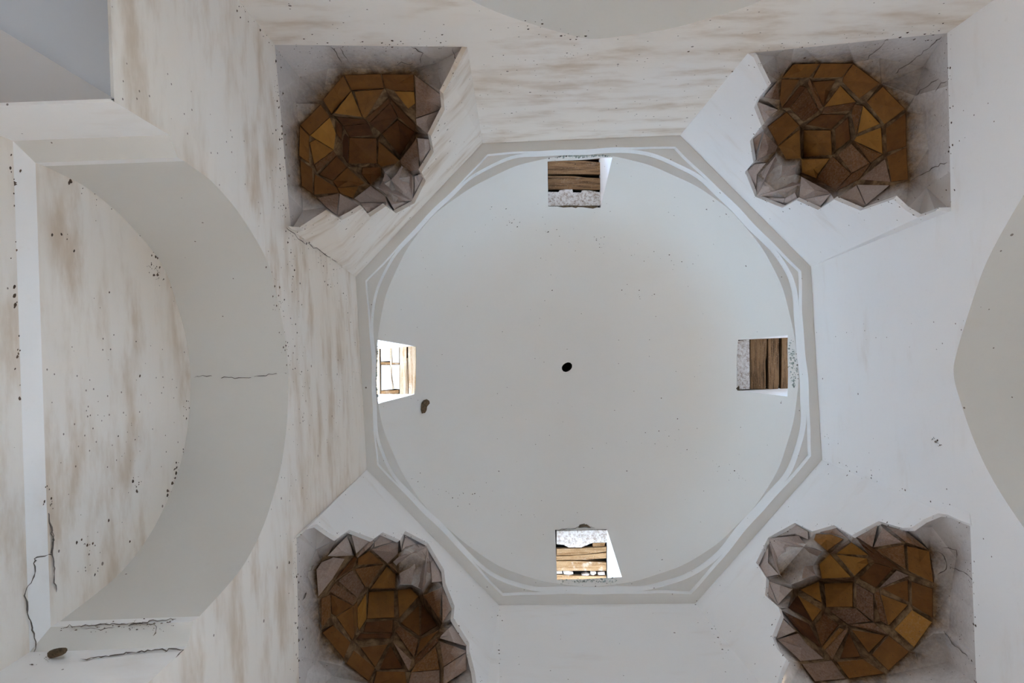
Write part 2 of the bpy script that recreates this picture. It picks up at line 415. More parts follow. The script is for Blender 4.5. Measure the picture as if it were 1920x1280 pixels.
# saw-toothed lower edge of each diagonal wall, from end a to end b (crop coordinates)
ZIG = {
 'TL': [(205, 1190), (270, 1196), (345, 1145), (420, 1097), (465, 1120), (490, 1136), (550, 1105), (612, 1066), (652, 1116), (700, 1085), (742, 1056), (800, 1096), (905, 1040), (970, 912), (945, 862), (1016, 746), (1000, 656), (1078, 505), (1070, 412), (1115, 330), (1156, 246)],
 'TR': [(130, 236), (160, 300), (212, 404), (150, 482), (134, 522), (176, 628), (110, 714), (130, 836), (82, 890), (140, 1032), (296, 1096), (376, 1052), (500, 1108), (592, 1048), (742, 1112), (930, 1046), (1000, 1110), (1070, 1152), (1170, 1115)],
 'BR': [(1580, 160), (1500, 130), (1420, 92), (1350, 84), (1250, 125), (1165, 185), (1100, 186), (932, 138), (840, 185), (742, 238), (616, 166), (462, 210), (340, 150), (152, 254), (66, 432), (140, 540), (130, 660), (226, 746), (240, 800), (180, 952), (215, 1040), (280, 1112), (240, 1200), (215, 1290), (190, 1400)],
 'BL': [(1540, 1480), (1500, 1330), (1480, 1190), (1442, 1042), (1440, 980), (1322, 792), (1330, 702), (1262, 534), (1250, 430), (1130, 230), (960, 140), (920, 208), (790, 150), (722, 200), (540, 130), (452, 192), (385, 150), (300, 90), (240, 104), (185, 160)],
}
DLAB = {'TL': 'narrow diagonal plaster face over the upper-left tiled squinch, saw-toothed lower edge',
        'TR': 'diagonal plaster face over the upper-right tiled squinch, saw-toothed lower edge',
        'BR': 'diagonal plaster face over the lower-right tiled squinch, saw-toothed lower edge',
        'BL': 'diagonal plaster face over the lower-left tiled squinch, saw-toothed lower edge'}
DNAME = {'TL': 'wall_upper_left', 'TR': 'wall_upper_right', 'BR': 'wall_lower_right', 'BL': 'wall_lower_left'}
zig_px = {}
for k, (oa, ob_, ea, eb) in DIAG.items():
    pl = DP[k]; n = pl[0]
    z = [topx(k, p) for p in ZIG[k]]; zig_px[k] = z
    zz = [on_plane(x, y, pl) for x, y in z]
    mb = MB()
    pts = [OW[oa], OW[ob_], EP[eb]] + list(reversed(zz)) + [EP[ea]]
    mb.poly(pts)
    path = [EP[ea]] + zz + [EP[eb]]
    rim = [p + n * 0.035 + V3((0, 0, 0.005)) for p in path]
    mb.strip(path, rim)
    w = mb.build(DNAME[k], M['stained' if k == 'TL' else 'clean'], uvf=wall_uv(pl))
    tag(w, DLAB[k], 'wall', kind='structure')
    wall_objs[k] = w

# ------------------------------------------------------------------ muqarnas squinches
# each tile: crop-pixel outline, tone 0..1 (dark red to golden), whitewash 0..1, recess
b_, g_, d_, p_, w_ = (0.45, 0.0), (0.85, 0.0), (0.15, 0.0), (0.45, 0.35), (0.4, 0.85)
TILES = {
'TL': [
 ([(455,545),(625,560),(645,582),(495,597)], d_,.008), ([(632,550),(762,436),(768,462),(648,572)], (0.35,.05),.008), ([(772,444),(915,592),(908,632),(812,545)], (0.3,.05),.012), ([(330,822),(445,738),(462,764),(348,862)], (0.4,.12),.004), ([(456,560),(490,602),(492,690),(458,640)], d_,.01),
 ([(500,305),(715,300),(735,382),(545,395)], b_,0), ([(715,296),(905,302),(905,400),(785,395),(745,385)], b_,0),
 ([(380,450),(500,310),(542,395),(430,532)], b_,0), ([(445,526),(550,402),(608,548)], g_,0), ([(560,398),(728,392),(625,548),(608,535)], (0.65,0),0),
 ([(788,404),(902,400),(912,470),(870,502)], g_,0), ([(905,306),(1062,420),(1074,500),(912,555),(902,480)], p_,0), ([(1074,503),(996,652),(916,592),(912,560)], w_,0),
 ([(250,595),(372,472),(422,545),(305,652)], b_,0), ([(308,664),(418,556),(452,645),(446,726)], (1,0),0), ([(305,690),(340,672),(452,734),(318,816)], (0.7,0),0),
 ([(245,602),(300,660),(306,815),(245,770)], b_,0), ([(250,785),(322,840),(328,992),(260,942)], b_,0), ([(332,868),(462,950),(476,980),(332,1002)], b_,0),
 ([(345,1006),(480,985),(464,1112),(400,1062)], p_,0), ([(488,985),(610,1062),(492,1132),(470,1112)], w_,0),
 ([(358,876),(460,768),(522,832),(436,912)], (0.35,0),.012), ([(442,914),(530,842),(626,925),(590,942),(470,942)], (0.45,0),.012), ([(474,944),(602,944),(556,1012),(488,976)], (0.55,.05),.005),
 ([(556,1020),(655,936),(742,1000),(746,1036),(592,1036)], w_,0), ([(600,1046),(740,1048),(652,1112),(616,1066)], w_,0),
 ([(495,600),(650,590),(672,652),(532,662)], d_,.02), ([(540,666),(690,666),(692,812),(526,816)], (0.35,0),.032), ([(490,612),(530,668),(520,816),(496,770)], (0.05,0),.02),
 ([(700,682),(822,792),(800,812),(716,832),(704,820)], (0.55,0),.02), ([(650,576),(770,466),(806,545),(716,642)], d_,.02),
 ([(716,652),(810,560),(826,640),(824,772)], (0.3,0),.03), ([(816,562),(912,640),(828,768)], (0.12,0),.03), ([(830,792),(920,662),(940,852),(882,856),(830,816)], (0.4,.25),.005), ([(930,662),(1000,672),(1014,746),(946,852)], w_,0),
 ([(604,832),(702,832),(716,880),(662,932),(602,872)], (0.3,0),.025), 
 ([(905,880),(946,868),(970,912),(906,1032)], (0.4,1),0), ([(750,1012),(780,1034),(898,1034),(800,1096)], (0.4,1),0)],
'TR': [
 ([(530,522),(720,492),(690,540),(516,560)], (0.4,.12),.012), ([(702,500),(756,508),(716,690),(690,562)], (0.35,.1),.012), ([(702,712),(800,762),(872,790),(800,842)], (0.4,.12),.006), ([(450,352),(464,372),(524,516),(506,540),(440,382)], (0.35,.1),.008), ([(292,528),(398,396),(430,400),(336,526)], d_,.008), ([(602,1000),(692,900),(800,850),(735,934)], (0.35,.15),.004),
 ([(355,275),(515,270),(450,346),(290,356)], b_,0), ([(520,268),(700,270),(640,350),(465,356)], b_,0), ([(268,370),(280,482),(185,466)], (0.4,.2),0), ([(285,364),(396,362),(290,522),(284,470)], b_,0),
 ([(150,486),(275,536),(180,620),(136,525)], w_,0), ([(455,370),(602,364),(566,430),(525,515)], (0.4,0),.01), ([(535,512),(626,395),(720,486)], (0.75,0),.01),
 ([(645,345),(710,280),(856,386),(736,476),(636,376)], b_,0), ([(775,490),(870,400),(1000,532),(880,622)], (0.5,0),0), ([(762,510),(856,616),(724,672)], g_,.005), ([(724,686),(862,634),(882,780),(708,706)], (0.95,0),.005),
 ([(885,640),(1002,550),(1006,746),(890,782)], (0.3,0),0), ([(890,800),(1006,760),(1016,936),(918,950)], b_,0), ([(735,936),(884,814),(906,956)], p_,0), ([(720,962),(912,966),(772,1082)], w_,0), ([(608,1042),(708,962),(762,1082),(742,1108)], w_,0),
 ([(335,530),(432,396),(506,540),(416,606)], (0.25,.1),.015), ([(208,632),(320,546),(396,626),(270,742)], (0.45,0),.012), ([(280,752),(396,644),(402,816),(316,820)], (0.6,0),.012),
 ([(414,650),(576,650),(582,796),(414,806)], (0.65,0),.03), ([(428,622),(512,564),(660,564),(580,636)], d_,.02), ([(594,646),(672,574),(686,706),(600,772)], (0.35,0),.02),
 ([(610,790),(690,728),(796,846),(700,892)], (0.35,.2),.01), ([(590,806),(690,896),(600,996),(490,930)], (0.4,.15),.01), ([(405,820),(572,810),(500,906),(480,940),(405,896)], (0.7,.05),.02),
 ([(400,914),(560,1000),(572,1016),(388,1050)], w_,0), ([(390,1056),(572,1020),(500,1106)], w_,0), ([(188,656),(270,750),(260,772),(146,826)], (0.4,.35),0), ([(178,660),(140,800),(112,716)], (0.4,.3),0),
 ([(135,842),(205,836),(150,905),(142,1020),(86,890)], w_,0), ([(150,1036),(312,1040),(296,1094)], (0.4,1),0), ([(314,1036),(370,1004),(376,1050),(302,1090)], (0.4,1),0)],
'BL': [
 ([(578,325),(710,202),(726,228),(600,346)], (0.4,.45),0), ([(432,510),(568,334),(590,352),(560,428)], d_,.006), ([(382,592),(430,530),(600,646),(570,698)], (0.3,.2),.008), ([(574,702),(600,664),(602,860),(580,928)], (0.5,0),.014), ([(1028,1096),(1200,932),(1214,962),(1032,1148)], (0.3,.1),.006), ([(826,388),(862,378),(908,456),(888,462)], (0.5,.15),.008),
 ([(525,172),(574,320),(440,332),(372,330)], w_,0), ([(330,372),(420,334),(510,346),(415,500),(304,640),(290,430)], (0.4,.65),0), ([(546,142),(706,196),(590,316)], w_,0), ([(726,232),(790,156),(914,208),(722,266)], (0.4,.75),0),
 ([(705,282),(914,218),(906,310),(830,382)], (0.4,.5),0), ([(602,396),(590,350),(690,286),(802,386)], b_,0), ([(575,422),(796,396),(680,562),(656,560)], (0.5,.1),.01), ([(450,512),(560,432),(660,562),(604,640)], (0.4,.25),.01),
 ([(694,576),(820,402),(886,460),(886,572)], (0.65,0),.015), ([(684,596),(878,586),(880,792),(670,802)], (0.7,0),.03), ([(604,862),(600,712),(668,600),(666,792),(612,890)], (0.9,0),.02), ([(666,822),(872,806),(866,906),(640,900)], d_,.022), ([(620,910),(862,910),(850,946),(590,948)], d_,.015),
 ([(900,582),(1000,570),(1062,630),(910,802)], (0.65,0),.02), ([(924,832),(1064,690),(1070,932)], (0.35,0),.03), ([(1080,682),(1202,850),(1076,932)], d_,.03), ([(884,892),(916,848),(1062,960),(1026,1092)], (0.35,.15),.012), ([(1092,622),(1236,560),(1216,802)], (0.35,.12),.0), ([(1246,560),(1330,702),(1236,832)], (0.4,.4),0),
 ([(1074,950),(1216,880),(1040,1080)], b_,.01), ([(400,612),(572,702),(440,782),(405,762)], (0.3,0),.01), ([(436,792),(572,712),(576,930),(562,962)], (0.5,0),.01), ([(330,642),(395,612),(402,780),(330,882)], (0.5,.1),0), ([(334,902),(415,842),(552,976),(500,1100)], (0.55,0),0),
 ([(620,1012),(832,986),(736,1166)], (0.35,0),.008), ([(846,992),(942,1172),(762,1180)], (0.25,0),.008), ([(512,1132),(572,1032),(732,1172),(690,1270)], (0.5,0),0), ([(716,1300),(742,1192),(962,1192),(976,1300)], (0.45,0),0),
 ([(868,972),(1010,1112),(986,1190)], (0.4,.35),0), ([(1222,930),(1340,812),(1430,1010),(1216,946)], w_,0), ([(1212,966),(1430,1042),(1246,1162)], p_,0), ([(1032,1150),(1190,1002),(1222,1180),(1002,1200)], (0.45,.15),0), ([(986,1300),(1012,1206),(1230,1192),(1222,1300)], p_,0), ([(1252,1172),(1440,1052),(1420,1182),(1242,1300)], (0.4,.5),0),
 ([(930,292),(962,148),(1042,238),(960,262)], (0.4,1),0), ([(1048,240),(1130,234),(1190,330),(1148,380)], (0.4,1),0), ([(1194,336),(1250,430),(1252,522),(1156,532),(1150,392)], (0.4,.9),0)],
'BR': [
 ([(930,614),(1000,880),(944,842),(896,650)], (0.4,.15),.012), ([(708,868),(900,854),(1004,942),(984,944)], (0.4,.2),.01), ([(764,246),(890,326),(1100,488),(902,428),(866,380)], (0.25,.08),.008), ([(548,1052),(690,902),(716,908),(602,1120)], (0.4,.2),.002), ([(242,764),(440,862),(528,1030),(386,934)], d_,.004), ([(588,366),(722,264),(738,284),(628,370)], (0.35,.3),.005),
 ([(470,210),(616,172),(724,250),(600,230)], (0.5,.2),0), ([(484,226),(600,236),(690,266),(570,350),(470,270)], (0.6,0),0), ([(638,366),(746,290),(852,376)], g_,.01), ([(624,382),(850,400),(862,440),(762,526)], (0.9,.05),.01), ([(510,442),(582,372),(742,536),(530,546)], (0.75,0),.015),
 ([(762,240),(930,146),(890,320)], (0.5,.4),0), ([(958,182),(1100,290),(900,326)], (0.4,.45),0), ([(980,170),(1120,200),(1290,346),(1122,286)], (0.45,.25),0), ([(910,340),(1112,300),(1126,482)], (0.5,.15),0), ([(1130,310),(1300,356),(1320,576),(1140,490)], (0.5,0),0),
 ([(790,542),(902,430),(1040,470),(910,612)], d_,.02), ([(1060,482),(1150,522),(930,602)], (0.3,.4),.012), ([(950,612),(1140,550),(1146,712)], (0.4,0),.005), ([(944,652),(1142,728),(1012,872)], (0.5,0),.005), ([(1160,560),(1316,612),(1316,826),(1164,732)], (0.42,0),0), ([(1038,902),(1170,760),(1312,850),(1182,1032)], (1,.12),0),
 ([(545,576),(752,570),(752,746),(560,746)], (0.62,0),.03), ([(770,572),(890,650),(892,842),(774,752)], (0.3,.2),.02), ([(580,770),(762,760),(882,846),(700,862)], (0.3,.2),.02), ([(374,622),(510,560),(532,716)], (0.7,0),.015), ([(358,658),(532,764),(466,850)], (0.6,0),.015), ([(350,652),(452,852),(290,750)], (0.1,0),.01), ([(480,870),(546,788),(652,870),(602,930),(530,1016)], (0.35,.12),.012), ([(656,886),(694,890),(540,1050),(532,1022)], (0.6,.1),0),  # darkest triangle at the left: its shadow is put into the tile tone
 ([(736,902),(986,946),(862,1070)], (0.45,0),.005), ([(722,922),(806,1096),(656,1110)], (0.3,0),.005), ([(880,1080),(1010,950),(1152,1060),(1000,1196)], (0.5,0),0), ([(630,1130),(822,1110),(980,1214),(720,1250)], (0.5,.05),0), ([(386,1146),(602,1130),(702,1250),(480,1272)], p_,0),
 ([(212,972),(362,926),(430,1010),(550,1112),(380,1130)], (0.4,.5),0), ([(190,950),(240,812),(352,914),(216,966)], w_,0), ([(152,556),(326,620),(222,732)], w_,0), ([(132,640),(148,562),(216,724)], w_,0),
 ([(150,256),(340,156),(440,212),(440,268),(340,236)], (0.4,.95),0), ([(70,430),(150,272),(150,430),(232,520),(140,538)], (0.4,.95),0)],
}
# the fan-shaped star at the crown of each vault: tip on the arch edge, then its scalloped rim
FAN = {'TL': ((895, 1026), [(778,1030),(700,950),(738,862),(772,905),(832,824),(892,880),(910,962)]),
       'TR': ((146, 1032), [(150,905),(256,802),(290,850),(380,850),(372,905),(426,950),(312,1034)]),
       'BL': ((1128, 252), [(960,282),(868,372),(912,450),(920,542),(1010,545),(1086,582),(1150,470),(1150,380)]),
       'BR': ((158, 258), [(150,400),(232,520),(312,586),(488,520),(470,450),(532,352),(420,300),(368,240)])}
# plaster zone between walls and tiles: (crop point, which surface, whitewash, recess)
# surfaces: a/b = recessed room walls, C = vault
PLASTER = {
'TL': [((370,160),'b',.9,0),((905,150),'b',.8,0),((490,268),'C',.22,0),((905,268),'C',.2,0),((700,268),'C',.2,0),((410,272),'C',.55,0),((232,470),'C',.5,0),((240,560),'C',.3,0),((130,420),'a',.9,0),((250,320),'C',.85,.03),
       ((242,770),'C',.25,0),((160,880),'a',.8,0),((255,950),'C',.3,0),((420,1085),'C',.7,0),((270,1080),'C',.85,.02),((1065,402),'C',.6,0),((1030,240),'C',.8,.02),((130,640),'a',.75,0)],
'TR': [((440,112),'a',.9,0),((346,258),'C',.5,0),((215,395),'C',.7,0),((260,230),'C',.9,.02),((530,258),'C',.25,0),((712,262),'C',.25,0),((840,112),'a',.75,0),((850,240),'C',.45,0),((868,385),'C',.15,0),((1052,455),'C',.4,0),((1010,540),'C',.15,0),((1100,290),'C',.7,.03),
       ((1215,120),'a',.9,0),((1240,400),'b',.85,0),((1100,560),'C',.35,0),((1022,745),'C',.2,0),((1020,940),'C',.2,0),((1240,840),'b',.9,0),((1120,980),'C',.9,.015),((760,1095),'C',.6,0),((930,1030),'C',.75,0),((1130,760),'C',.55,0)],
'BL': [((450,200),'C',.8,0),((240,410),'C',.7,0),((290,280),'C',.95,.02),((145,510),'b',.9,0),((230,480),'C',.6,0),((290,650),'C',.3,0),((310,900),'C',.3,0),((160,800),'b',.85,0),((220,760),'C',.6,0),((170,1080),'b',.9,0),((230,1190),'b',.9,0),((300,1110),'C',.55,0),((500,1118),'C',.25,0),((690,1290),'C',.3,0),((420,1230),'C',.7,.02),((480,1150),'C',.5,0),
       ((180,1400),'b',.9,0),((700,1420),'a',.8,0),((1000,1330),'C',.3,0),((1240,1340),'C',.5,0),((1000,1440),'a',.8,0)],
'BR': [((1100,200),'C',.7,0),((1300,345),'C',.45,0),((1310,180),'C',.95,.02),((1480,400),'C',.7,0),((1600,480),'b',.95,0),((1330,530),'C',.3,0),((1325,830),'C',.25,0),((1440,640),'C',.55,0),((1430,890),'C',.4,0),((1625,850),'b',.95,0),((1620,1080),'b',.95,0),((1400,930),'C',.5,0),((1320,930),'C',.4,0),((1180,1050),'C',.25,0),((1000,1225),'C',.25,0),((1420,1130),'C',.75,.03),((1630,1300),'b',.9,0),
       ((700,1262),'C',.3,0),((460,1290),'C',.6,0),((330,1250),'C',.85,0),((1000,1400),'a',.8,0),((600,1400),'a',.8,0)],
}
PLWALL = {'TL': ('left', 'top'), 'TR': ('top', 'right'), 'BR': ('bottom', 'right'), 'BL': ('bottom', 'left')}
SQLAB = {'TL': 'tiled honeycomb squinch vault at the upper-left corner, darkest centre, cracked fan star',
         'TR': 'tiled honeycomb squinch vault at the upper-right corner, star cell nearest the top window side',
         'BR': 'tiled honeycomb squinch vault at the lower-right corner, with one pale ochre lozenge tile',
         'BL': 'tiled honeycomb squinch vault at the lower-left corner, partly cut by the picture edge'}
SHELL, ROOT = {}, {}
ZC, SLOPE, LEDGE = 6.2, 2.35, 4.80

def cone_point(k, px, py, e=0.0):
    n, c = DP[k]; oa, ob_, _, _ = DIAG[k]
    mid = (OW[oa] + OW[ob_]) / 2; t = V3((-n.y, n.x, 0)); r = ray(px, py)
    def h(z):
        p = r * z; d = max(0.0, n.dot(p) - c); s = t.dot(p - mid)
        return max(LEDGE, ZC - SLOPE * math.sqrt(s * s + (0.75 * d) ** 2))
    lo, hi = 4.0, 6.6
    # never in front of the diagonal wall
    zf = (c + 0.05) / max(1e-6, n.dot(r))
    for _ in range(40):
        m_ = (lo + hi) / 2
        if m_ < h(m_): lo = m_
        else: hi = m_
    z = max(lo, zf if zf < 6.6 else lo)
    return r * (z * (1 + e))

def vhash(x, y, s):
    q = random.Random(int(x * 7) * 131071 + int(y * 7) * 8191 + s); return q.uniform(-1, 1)

for ki, k in enumerate(('TL', 'TR', 'BR', 'BL')):
    n, c = DP[k]; cx0, cy0, sc = CROP[k]
    wa, wb = PLWALL[k]; pa, pb = offset(PL[wa], 0.05), offset(PL[wb], 0.05)
    corner = CORN[k]
    oa, ob_, ea, eb = DIAG[k]
    mid = (OW[oa] + OW[ob_]) / 2
    root = empty('squinch_vault', V3((corner.x, corner.y, ZS)))
    tag(root, SQLAB[k], 'squinch', 'tiled squinch vaults in the four corners')
    # merged vertex table
    tab = []
    def vid(x, y, e, tol=15):
        for i, q in enumerate(tab):
            if abs(q[0] - x) < tol and abs(q[1] - y) < tol and math.hypot(q[0] - x, q[1] - y) < tol:
                q[2].append(e); return i
        tab.append([x, y, [e]]); return len(tab) - 1
    polys = []
    for pts, (tone, white), rec in TILES[k]:
        polys.append(([vid(x, y, rec) for x, y in pts], pts, tone, white, rec))
    def pos(x, y, e):
        px, py = topx(k, (x, y)); return cone_point(k, px, py, e)
    VE = []
    for x, y, es in tab:
        VE.append(sum(es) / len(es) + 0.007 * vhash(x, y, ki))
    zc = [((x - cx0) * sc, (y - cy0) * sc) for x, y in zig_px[k]]
    def whiteness(x, y):                                      # whitewash spatter thins out away from the arch edge
        dmin = min(seg_dist((x, y), zc[i], zc[i + 1]) for i in range(len(zc) - 1)) / sc
        return max(0.0, 1 - dmin / 26.0) * 0.75
    # ---- shell of mortar and plaster
    pts2, P3, Wt = [], [], []
    for (x, y, _), e in zip(tab, VE):
        pts2.append((x, y)); P3.append(pos(x, y, e + 0.002)); Wt.append(max(0.0, whiteness(x, y)))
    for ids, pts, *_r in polys:
        cx = sum(tab[i][0] for i in ids) / len(ids); cy = sum(tab[i][1] for i in ids) / len(ids)
        ce = sum(VE[i] for i in ids) / len(ids)
        pts2.append((cx, cy)); P3.append(pos(cx, cy, ce + 0.006)); Wt.append(max(0.0, whiteness(cx, cy)))
    fan_tip, fan_rim = FAN[k]
    for x, y in fan_rim:
        if min(math.hypot(x - q[0], y - q[1]) for q in pts2) > 15:
            pts2.append((x, y)); P3.append(pos(x, y, 0.006)); Wt.append(0.6)
    for (x, y), s, wv, e in PLASTER[k]:
        if min(math.hypot(x - q[0], y - q[1]) for q in pts2) < 12: continue
        px, py = topx(k, (x, y))
        p = on_plane(px, py, pa) if s == 'a' else on_plane(px, py, pb) if s == 'b' else cone_point(k, px, py, e)
        if s == 'C' and e > 0: p = cone_point(k, px, py, 0.0); p = p * (1 + e)
        pts2.append((x, y)); P3.append(p); Wt.append(wv)
    outl = []
    def crop_of(p): return ((960 + FPX * p.x / p.z - cx0) * sc, (640 + FPX * p.y / p.z - cy0) * sc)
    ring = []
    cc = crop_of(corner)
    ring3 = [EP[ea]] + [on_plane(x, y, offset(DP[k], 0.032)) for x, y in zig_px[k]] + [EP[eb]]
    walls_side = {'a': pa, 'b': pb}
    # from eb along its wall to the corner and back to ea
    recess_corner = meet(pa, pb, ZS + 0.0)
    wl_eb = ENDS[eb][2]; wl_ea = ENDS[ea][2]
    sb = [EP[eb].lerp(corner, f) + PL[wl_eb][0] * 0.05 for f in (0.25, 0.5, 0.75)]
    sa = [corner.lerp(EP[ea], f) + PL[wl_ea][0] * 0.05 for f in (0.25, 0.5, 0.75)]
    ring3 += sb + [recess_corner] + sa
    lip_w = [EP[eb]] + [EP[eb].lerp(corner, f) for f in (0.25, 0.5, 0.75)] + [corner] + [corner.lerp(EP[ea], f) for f in (0.25, 0.5, 0.75)] + [EP[ea]]
    lip_s = [EP[eb]] + sb + [recess_corner] + sa + [EP[ea]]
    i0 = len(pts2); ro = []
    for p in ring3:
        # start slightly below the wall edge so that the joint is closed
        q = V3(p); 
        pts2.append(crop_of(q)); P3.append(q); Wt.append(0.95); ro.append(len(pts2) - 1)
    edges = [(ro[i], ro[(i + 1) % len(ro)]) for i in range(len(ro))]
    for ids, *_ in polys:
        m_ = len(ids)
        for i in range(m_):
            if ids[i] != ids[(i + 1) % m_]: edges.append((ids[i], ids[(i + 1) % m_]))
    vo, eo, fo, ov, oe, of = delaunay_2d_cdt([V3((x, y, 0)).to_2d() for x, y in pts2], edges, [], 0, 1e-4)
    pos3, wts = [], []
    for q, src in zip(vo, ov):
        if src: pos3.append(P3[src[0]]); wts.append(Wt[src[0]])
        else:
            # crossing of two traced edges: take the two nearest known points
            near = sorted(range(len(pts2)), key=lambda i: (pts2[i][0] - q[0]) ** 2 + (pts2[i][1] - q[1]) ** 2)[:3]
            zz = sum(P3[i].z / (1 + math.hypot(pts2[i][0] - q[0], pts2[i][1] - q[1])) for i in near) / sum(1 / (1 + math.hypot(pts2[i][0] - q[0], pts2[i][1] - q[1])) for i in near)
            px, py = topx(k, q); pos3.append(at(px, py, zz)); wts.append(sum(Wt[i] for i in near) / 3)
    outline2 = [pts2[i] for i in ro]
    ff = []
    for f in fo:
        cxx = sum(vo[i][0] for i in f) / len(f); cyy = sum(vo[i][1] for i in f) / len(f)
        if in_poly((cxx, cyy), outline2): ff.append(f)
    SHELL[k] = BVHTree.FromPolygons([tuple(p) for p in pos3], ff)
    nb = len(pos3)
    for a, b in zip(lip_w, lip_s): pos3 += [a, b]; wts += [1.0, 1.0]
    for i in range(len(lip_w) - 1): ff.append([nb + 2 * i, nb + 2 * i + 2, nb + 2 * i + 3, nb + 2 * i + 1])
    sh = obj('mortar_bed', pos3, ff, M['mortar'], root, attr={'white': wts})
    ROOT[k] = root
    sh['label'] = 'grey plaster and brown mortar between the tiles'
    # ---- tiles
    for ids, pts, tone, white, rec in polys:
        ids2 = [i for j, i in enumerate(ids) if i != ids[j - 1]]
        if len(ids2) < 3: continue
        P2 = [(tab[i][0], tab[i][1]) for i in ids2]; E = [VE[i] for i in ids2]
        cx = sum(p[0] for p in P2) / len(P2); cy = sum(p[1] for p in P2) / len(P2); ce = sum(E) / len(E)
        # edges split once, shrunk for the joint
        O2, OE = [], []
        m_ = len(P2)
        for i in range(m_):
            j = (i + 1) % m_
            O2 += [P2[i], ((P2[i][0] + P2[j][0]) / 2, (P2[i][1] + P2[j][1]) / 2)]; OE += [E[i], (E[i] + E[j]) / 2]
        size = sum(math.hypot(p[0] - cx, p[1] - cy) for p in P2) / m_
        def shrink(px_amt):
            f = 1 - px_amt * sc / size
            return [(cx + (x - cx) * f, cy + (y - cy) * f) for x, y in O2]
        lift = 0.0022 + 0.0012 * abs(vhash(cx, cy, 5))
        inner, outer = shrink(1.9), shrink(1.1)
        vs = [pos(x, y, e - lift) for (x, y), e in zip(inner, OE)]                 # face
        vs += [pos(x, y, e - lift * 0.5) for (x, y), e in zip(outer, OE)]          # worn arris
        vs += [pos(x, y, e + 0.006) for (x, y), e in zip(outer, OE)]               # back
        vs.append(pos(cx, cy, ce - lift - 0.0012)); vs.append(pos(cx, cy, ce + 0.006))
        q = 2 * m_; fs = []
        for i in range(q):
            j = (i + 1) % q
            fs += [(3 * q, i, j), (i, q + i, q + j, j), (q + i, 2 * q + i, 2 * q + j, q + j), (3 * q + 1, 2 * q + j, 2 * q + i)]
        ws = []
        for lst in (inner, outer, outer):
            ws += [min(1.0, max(white * 0.75, whiteness(x, y)) if white > 0.1 else whiteness(x, y) * 0.35 + white) for x, y in lst]
        ws += [white * 0.8, white]
        tj = max(0, min(1.0, tone + 0.10 * vhash(cx, cy, 11)))
        obj('tile', vs, fs, M['tile'], root, attr={'white': ws, 'tone': [tj] * len(vs)})
    # ---- fan star at the crown
    rimN = len(fan_rim)
    tip = pos(*fan_tip, -0.012); vs, ws = [tip], [0.9]
    fx = sum(p[0] for p in fan_rim) / rimN; fy = sum(p[1] for p in fan_rim) / rimN
    dense = []
    for i, (x, y) in enumerate(fan_rim):
        dense.append((x, y, -0.014 if i % 2 else 0.003))
        if i < rimN - 1:
            x2, y2 = fan_rim[i + 1]; dense.append(((x + x2) / 2 * 0.97 + fan_tip[0] * 0.03, (y + y2) / 2 * 0.97 + fan_tip[1] * 0.03, -0.006 if (i // 2) % 2 else 0.004))
    for f in (0.33, 0.66, 1.0):
        for x, y, e in dense:
            vs.append(pos(fan_tip[0] + (x - fan_tip[0]) * f, fan_tip[1] + (y - fan_tip[1]) * f, -0.012 + (e + 0.006) * f + 0.012 * math.sin(f * 2.2)))
            ws.append(0.85 - 0.35 * f)
    D = len(dense); base = len(vs)
    for x, y, e in dense: vs.append(pos(x, y, 0.012)); ws.append(0.3)
    fs = [(0, 1 + i, 2 + i) for i in range(D - 1)]
    for r_ in range(3):
        for i in range(D - 1):
            a = 1 + r_ * D + i; fs.append((a, a + D, a + D + 1, a + 1))
    fs += [(0, base, 1 + D * 2), (0, 1 + D * 3 - 1, base + D - 1)] if False else []
    fan = obj('fan_star', vs, fs, M['tile'], root, attr={'white': ws, 'tone': [0.4] * len(vs)})
    fan['label'] = 'whitened fan-shaped star cell at the crown of the arch'

# ------------------------------------------------------------------ cornice and dome
oct_names = ['Tr', 'Rt', 'Rb', 'Br', 'Bl', 'Lb', 'Lt', 'Tl']
octv = [OW[k].to_2d() - CEN.to_2d() for k in oct_names]
def half_planes(poly, inset):
    hp = []
    for i in range(len(poly)):
        a, b = poly[i], poly[(i + 1) % len(poly)]
        e = b - a; nn = V3((e.y, -e.x, 0)).to_2d().normalized()
        if nn.dot(a) < 0: nn = -nn
        hp.append((nn, nn.dot(a) - inset))
    return hp
HP0, HP1 = half_planes(octv, 0.0), half_planes(octv, 0.095)
def r_poly(hp, th):
    u = V3((math.cos(th), math.sin(th), 0)).to_2d(); return min(c / nn.dot(u) for nn, c in hp if nn.dot(u) > 1e-6)
ang = sorted([(math.atan2(nn.y, nn.x) % (2 * math.pi), c) for nn, c in HP1])
def r_circ(th):
    th %= 2 * math.pi
    for i in range(8):
        a0, c0 = ang[i]; a1, c1 = ang[(i + 1) % 8]
        if i == 7: a1 += 2 * math.pi
        tt = th if th >= ang[0][0] else th + 2 * math.pi
        if a0 <= tt <= a1:
            f = (tt - a0) / (a1 - a0); f = f * f * (3 - 2 * f); r = c0 + (c1 - c0) * f
            return min(r, r_poly(HP1, th))
    return min(c for _, c in ang)
corner_ang = [math.atan2(v.y, v.x) % (2 * math.pi) for v in octv]
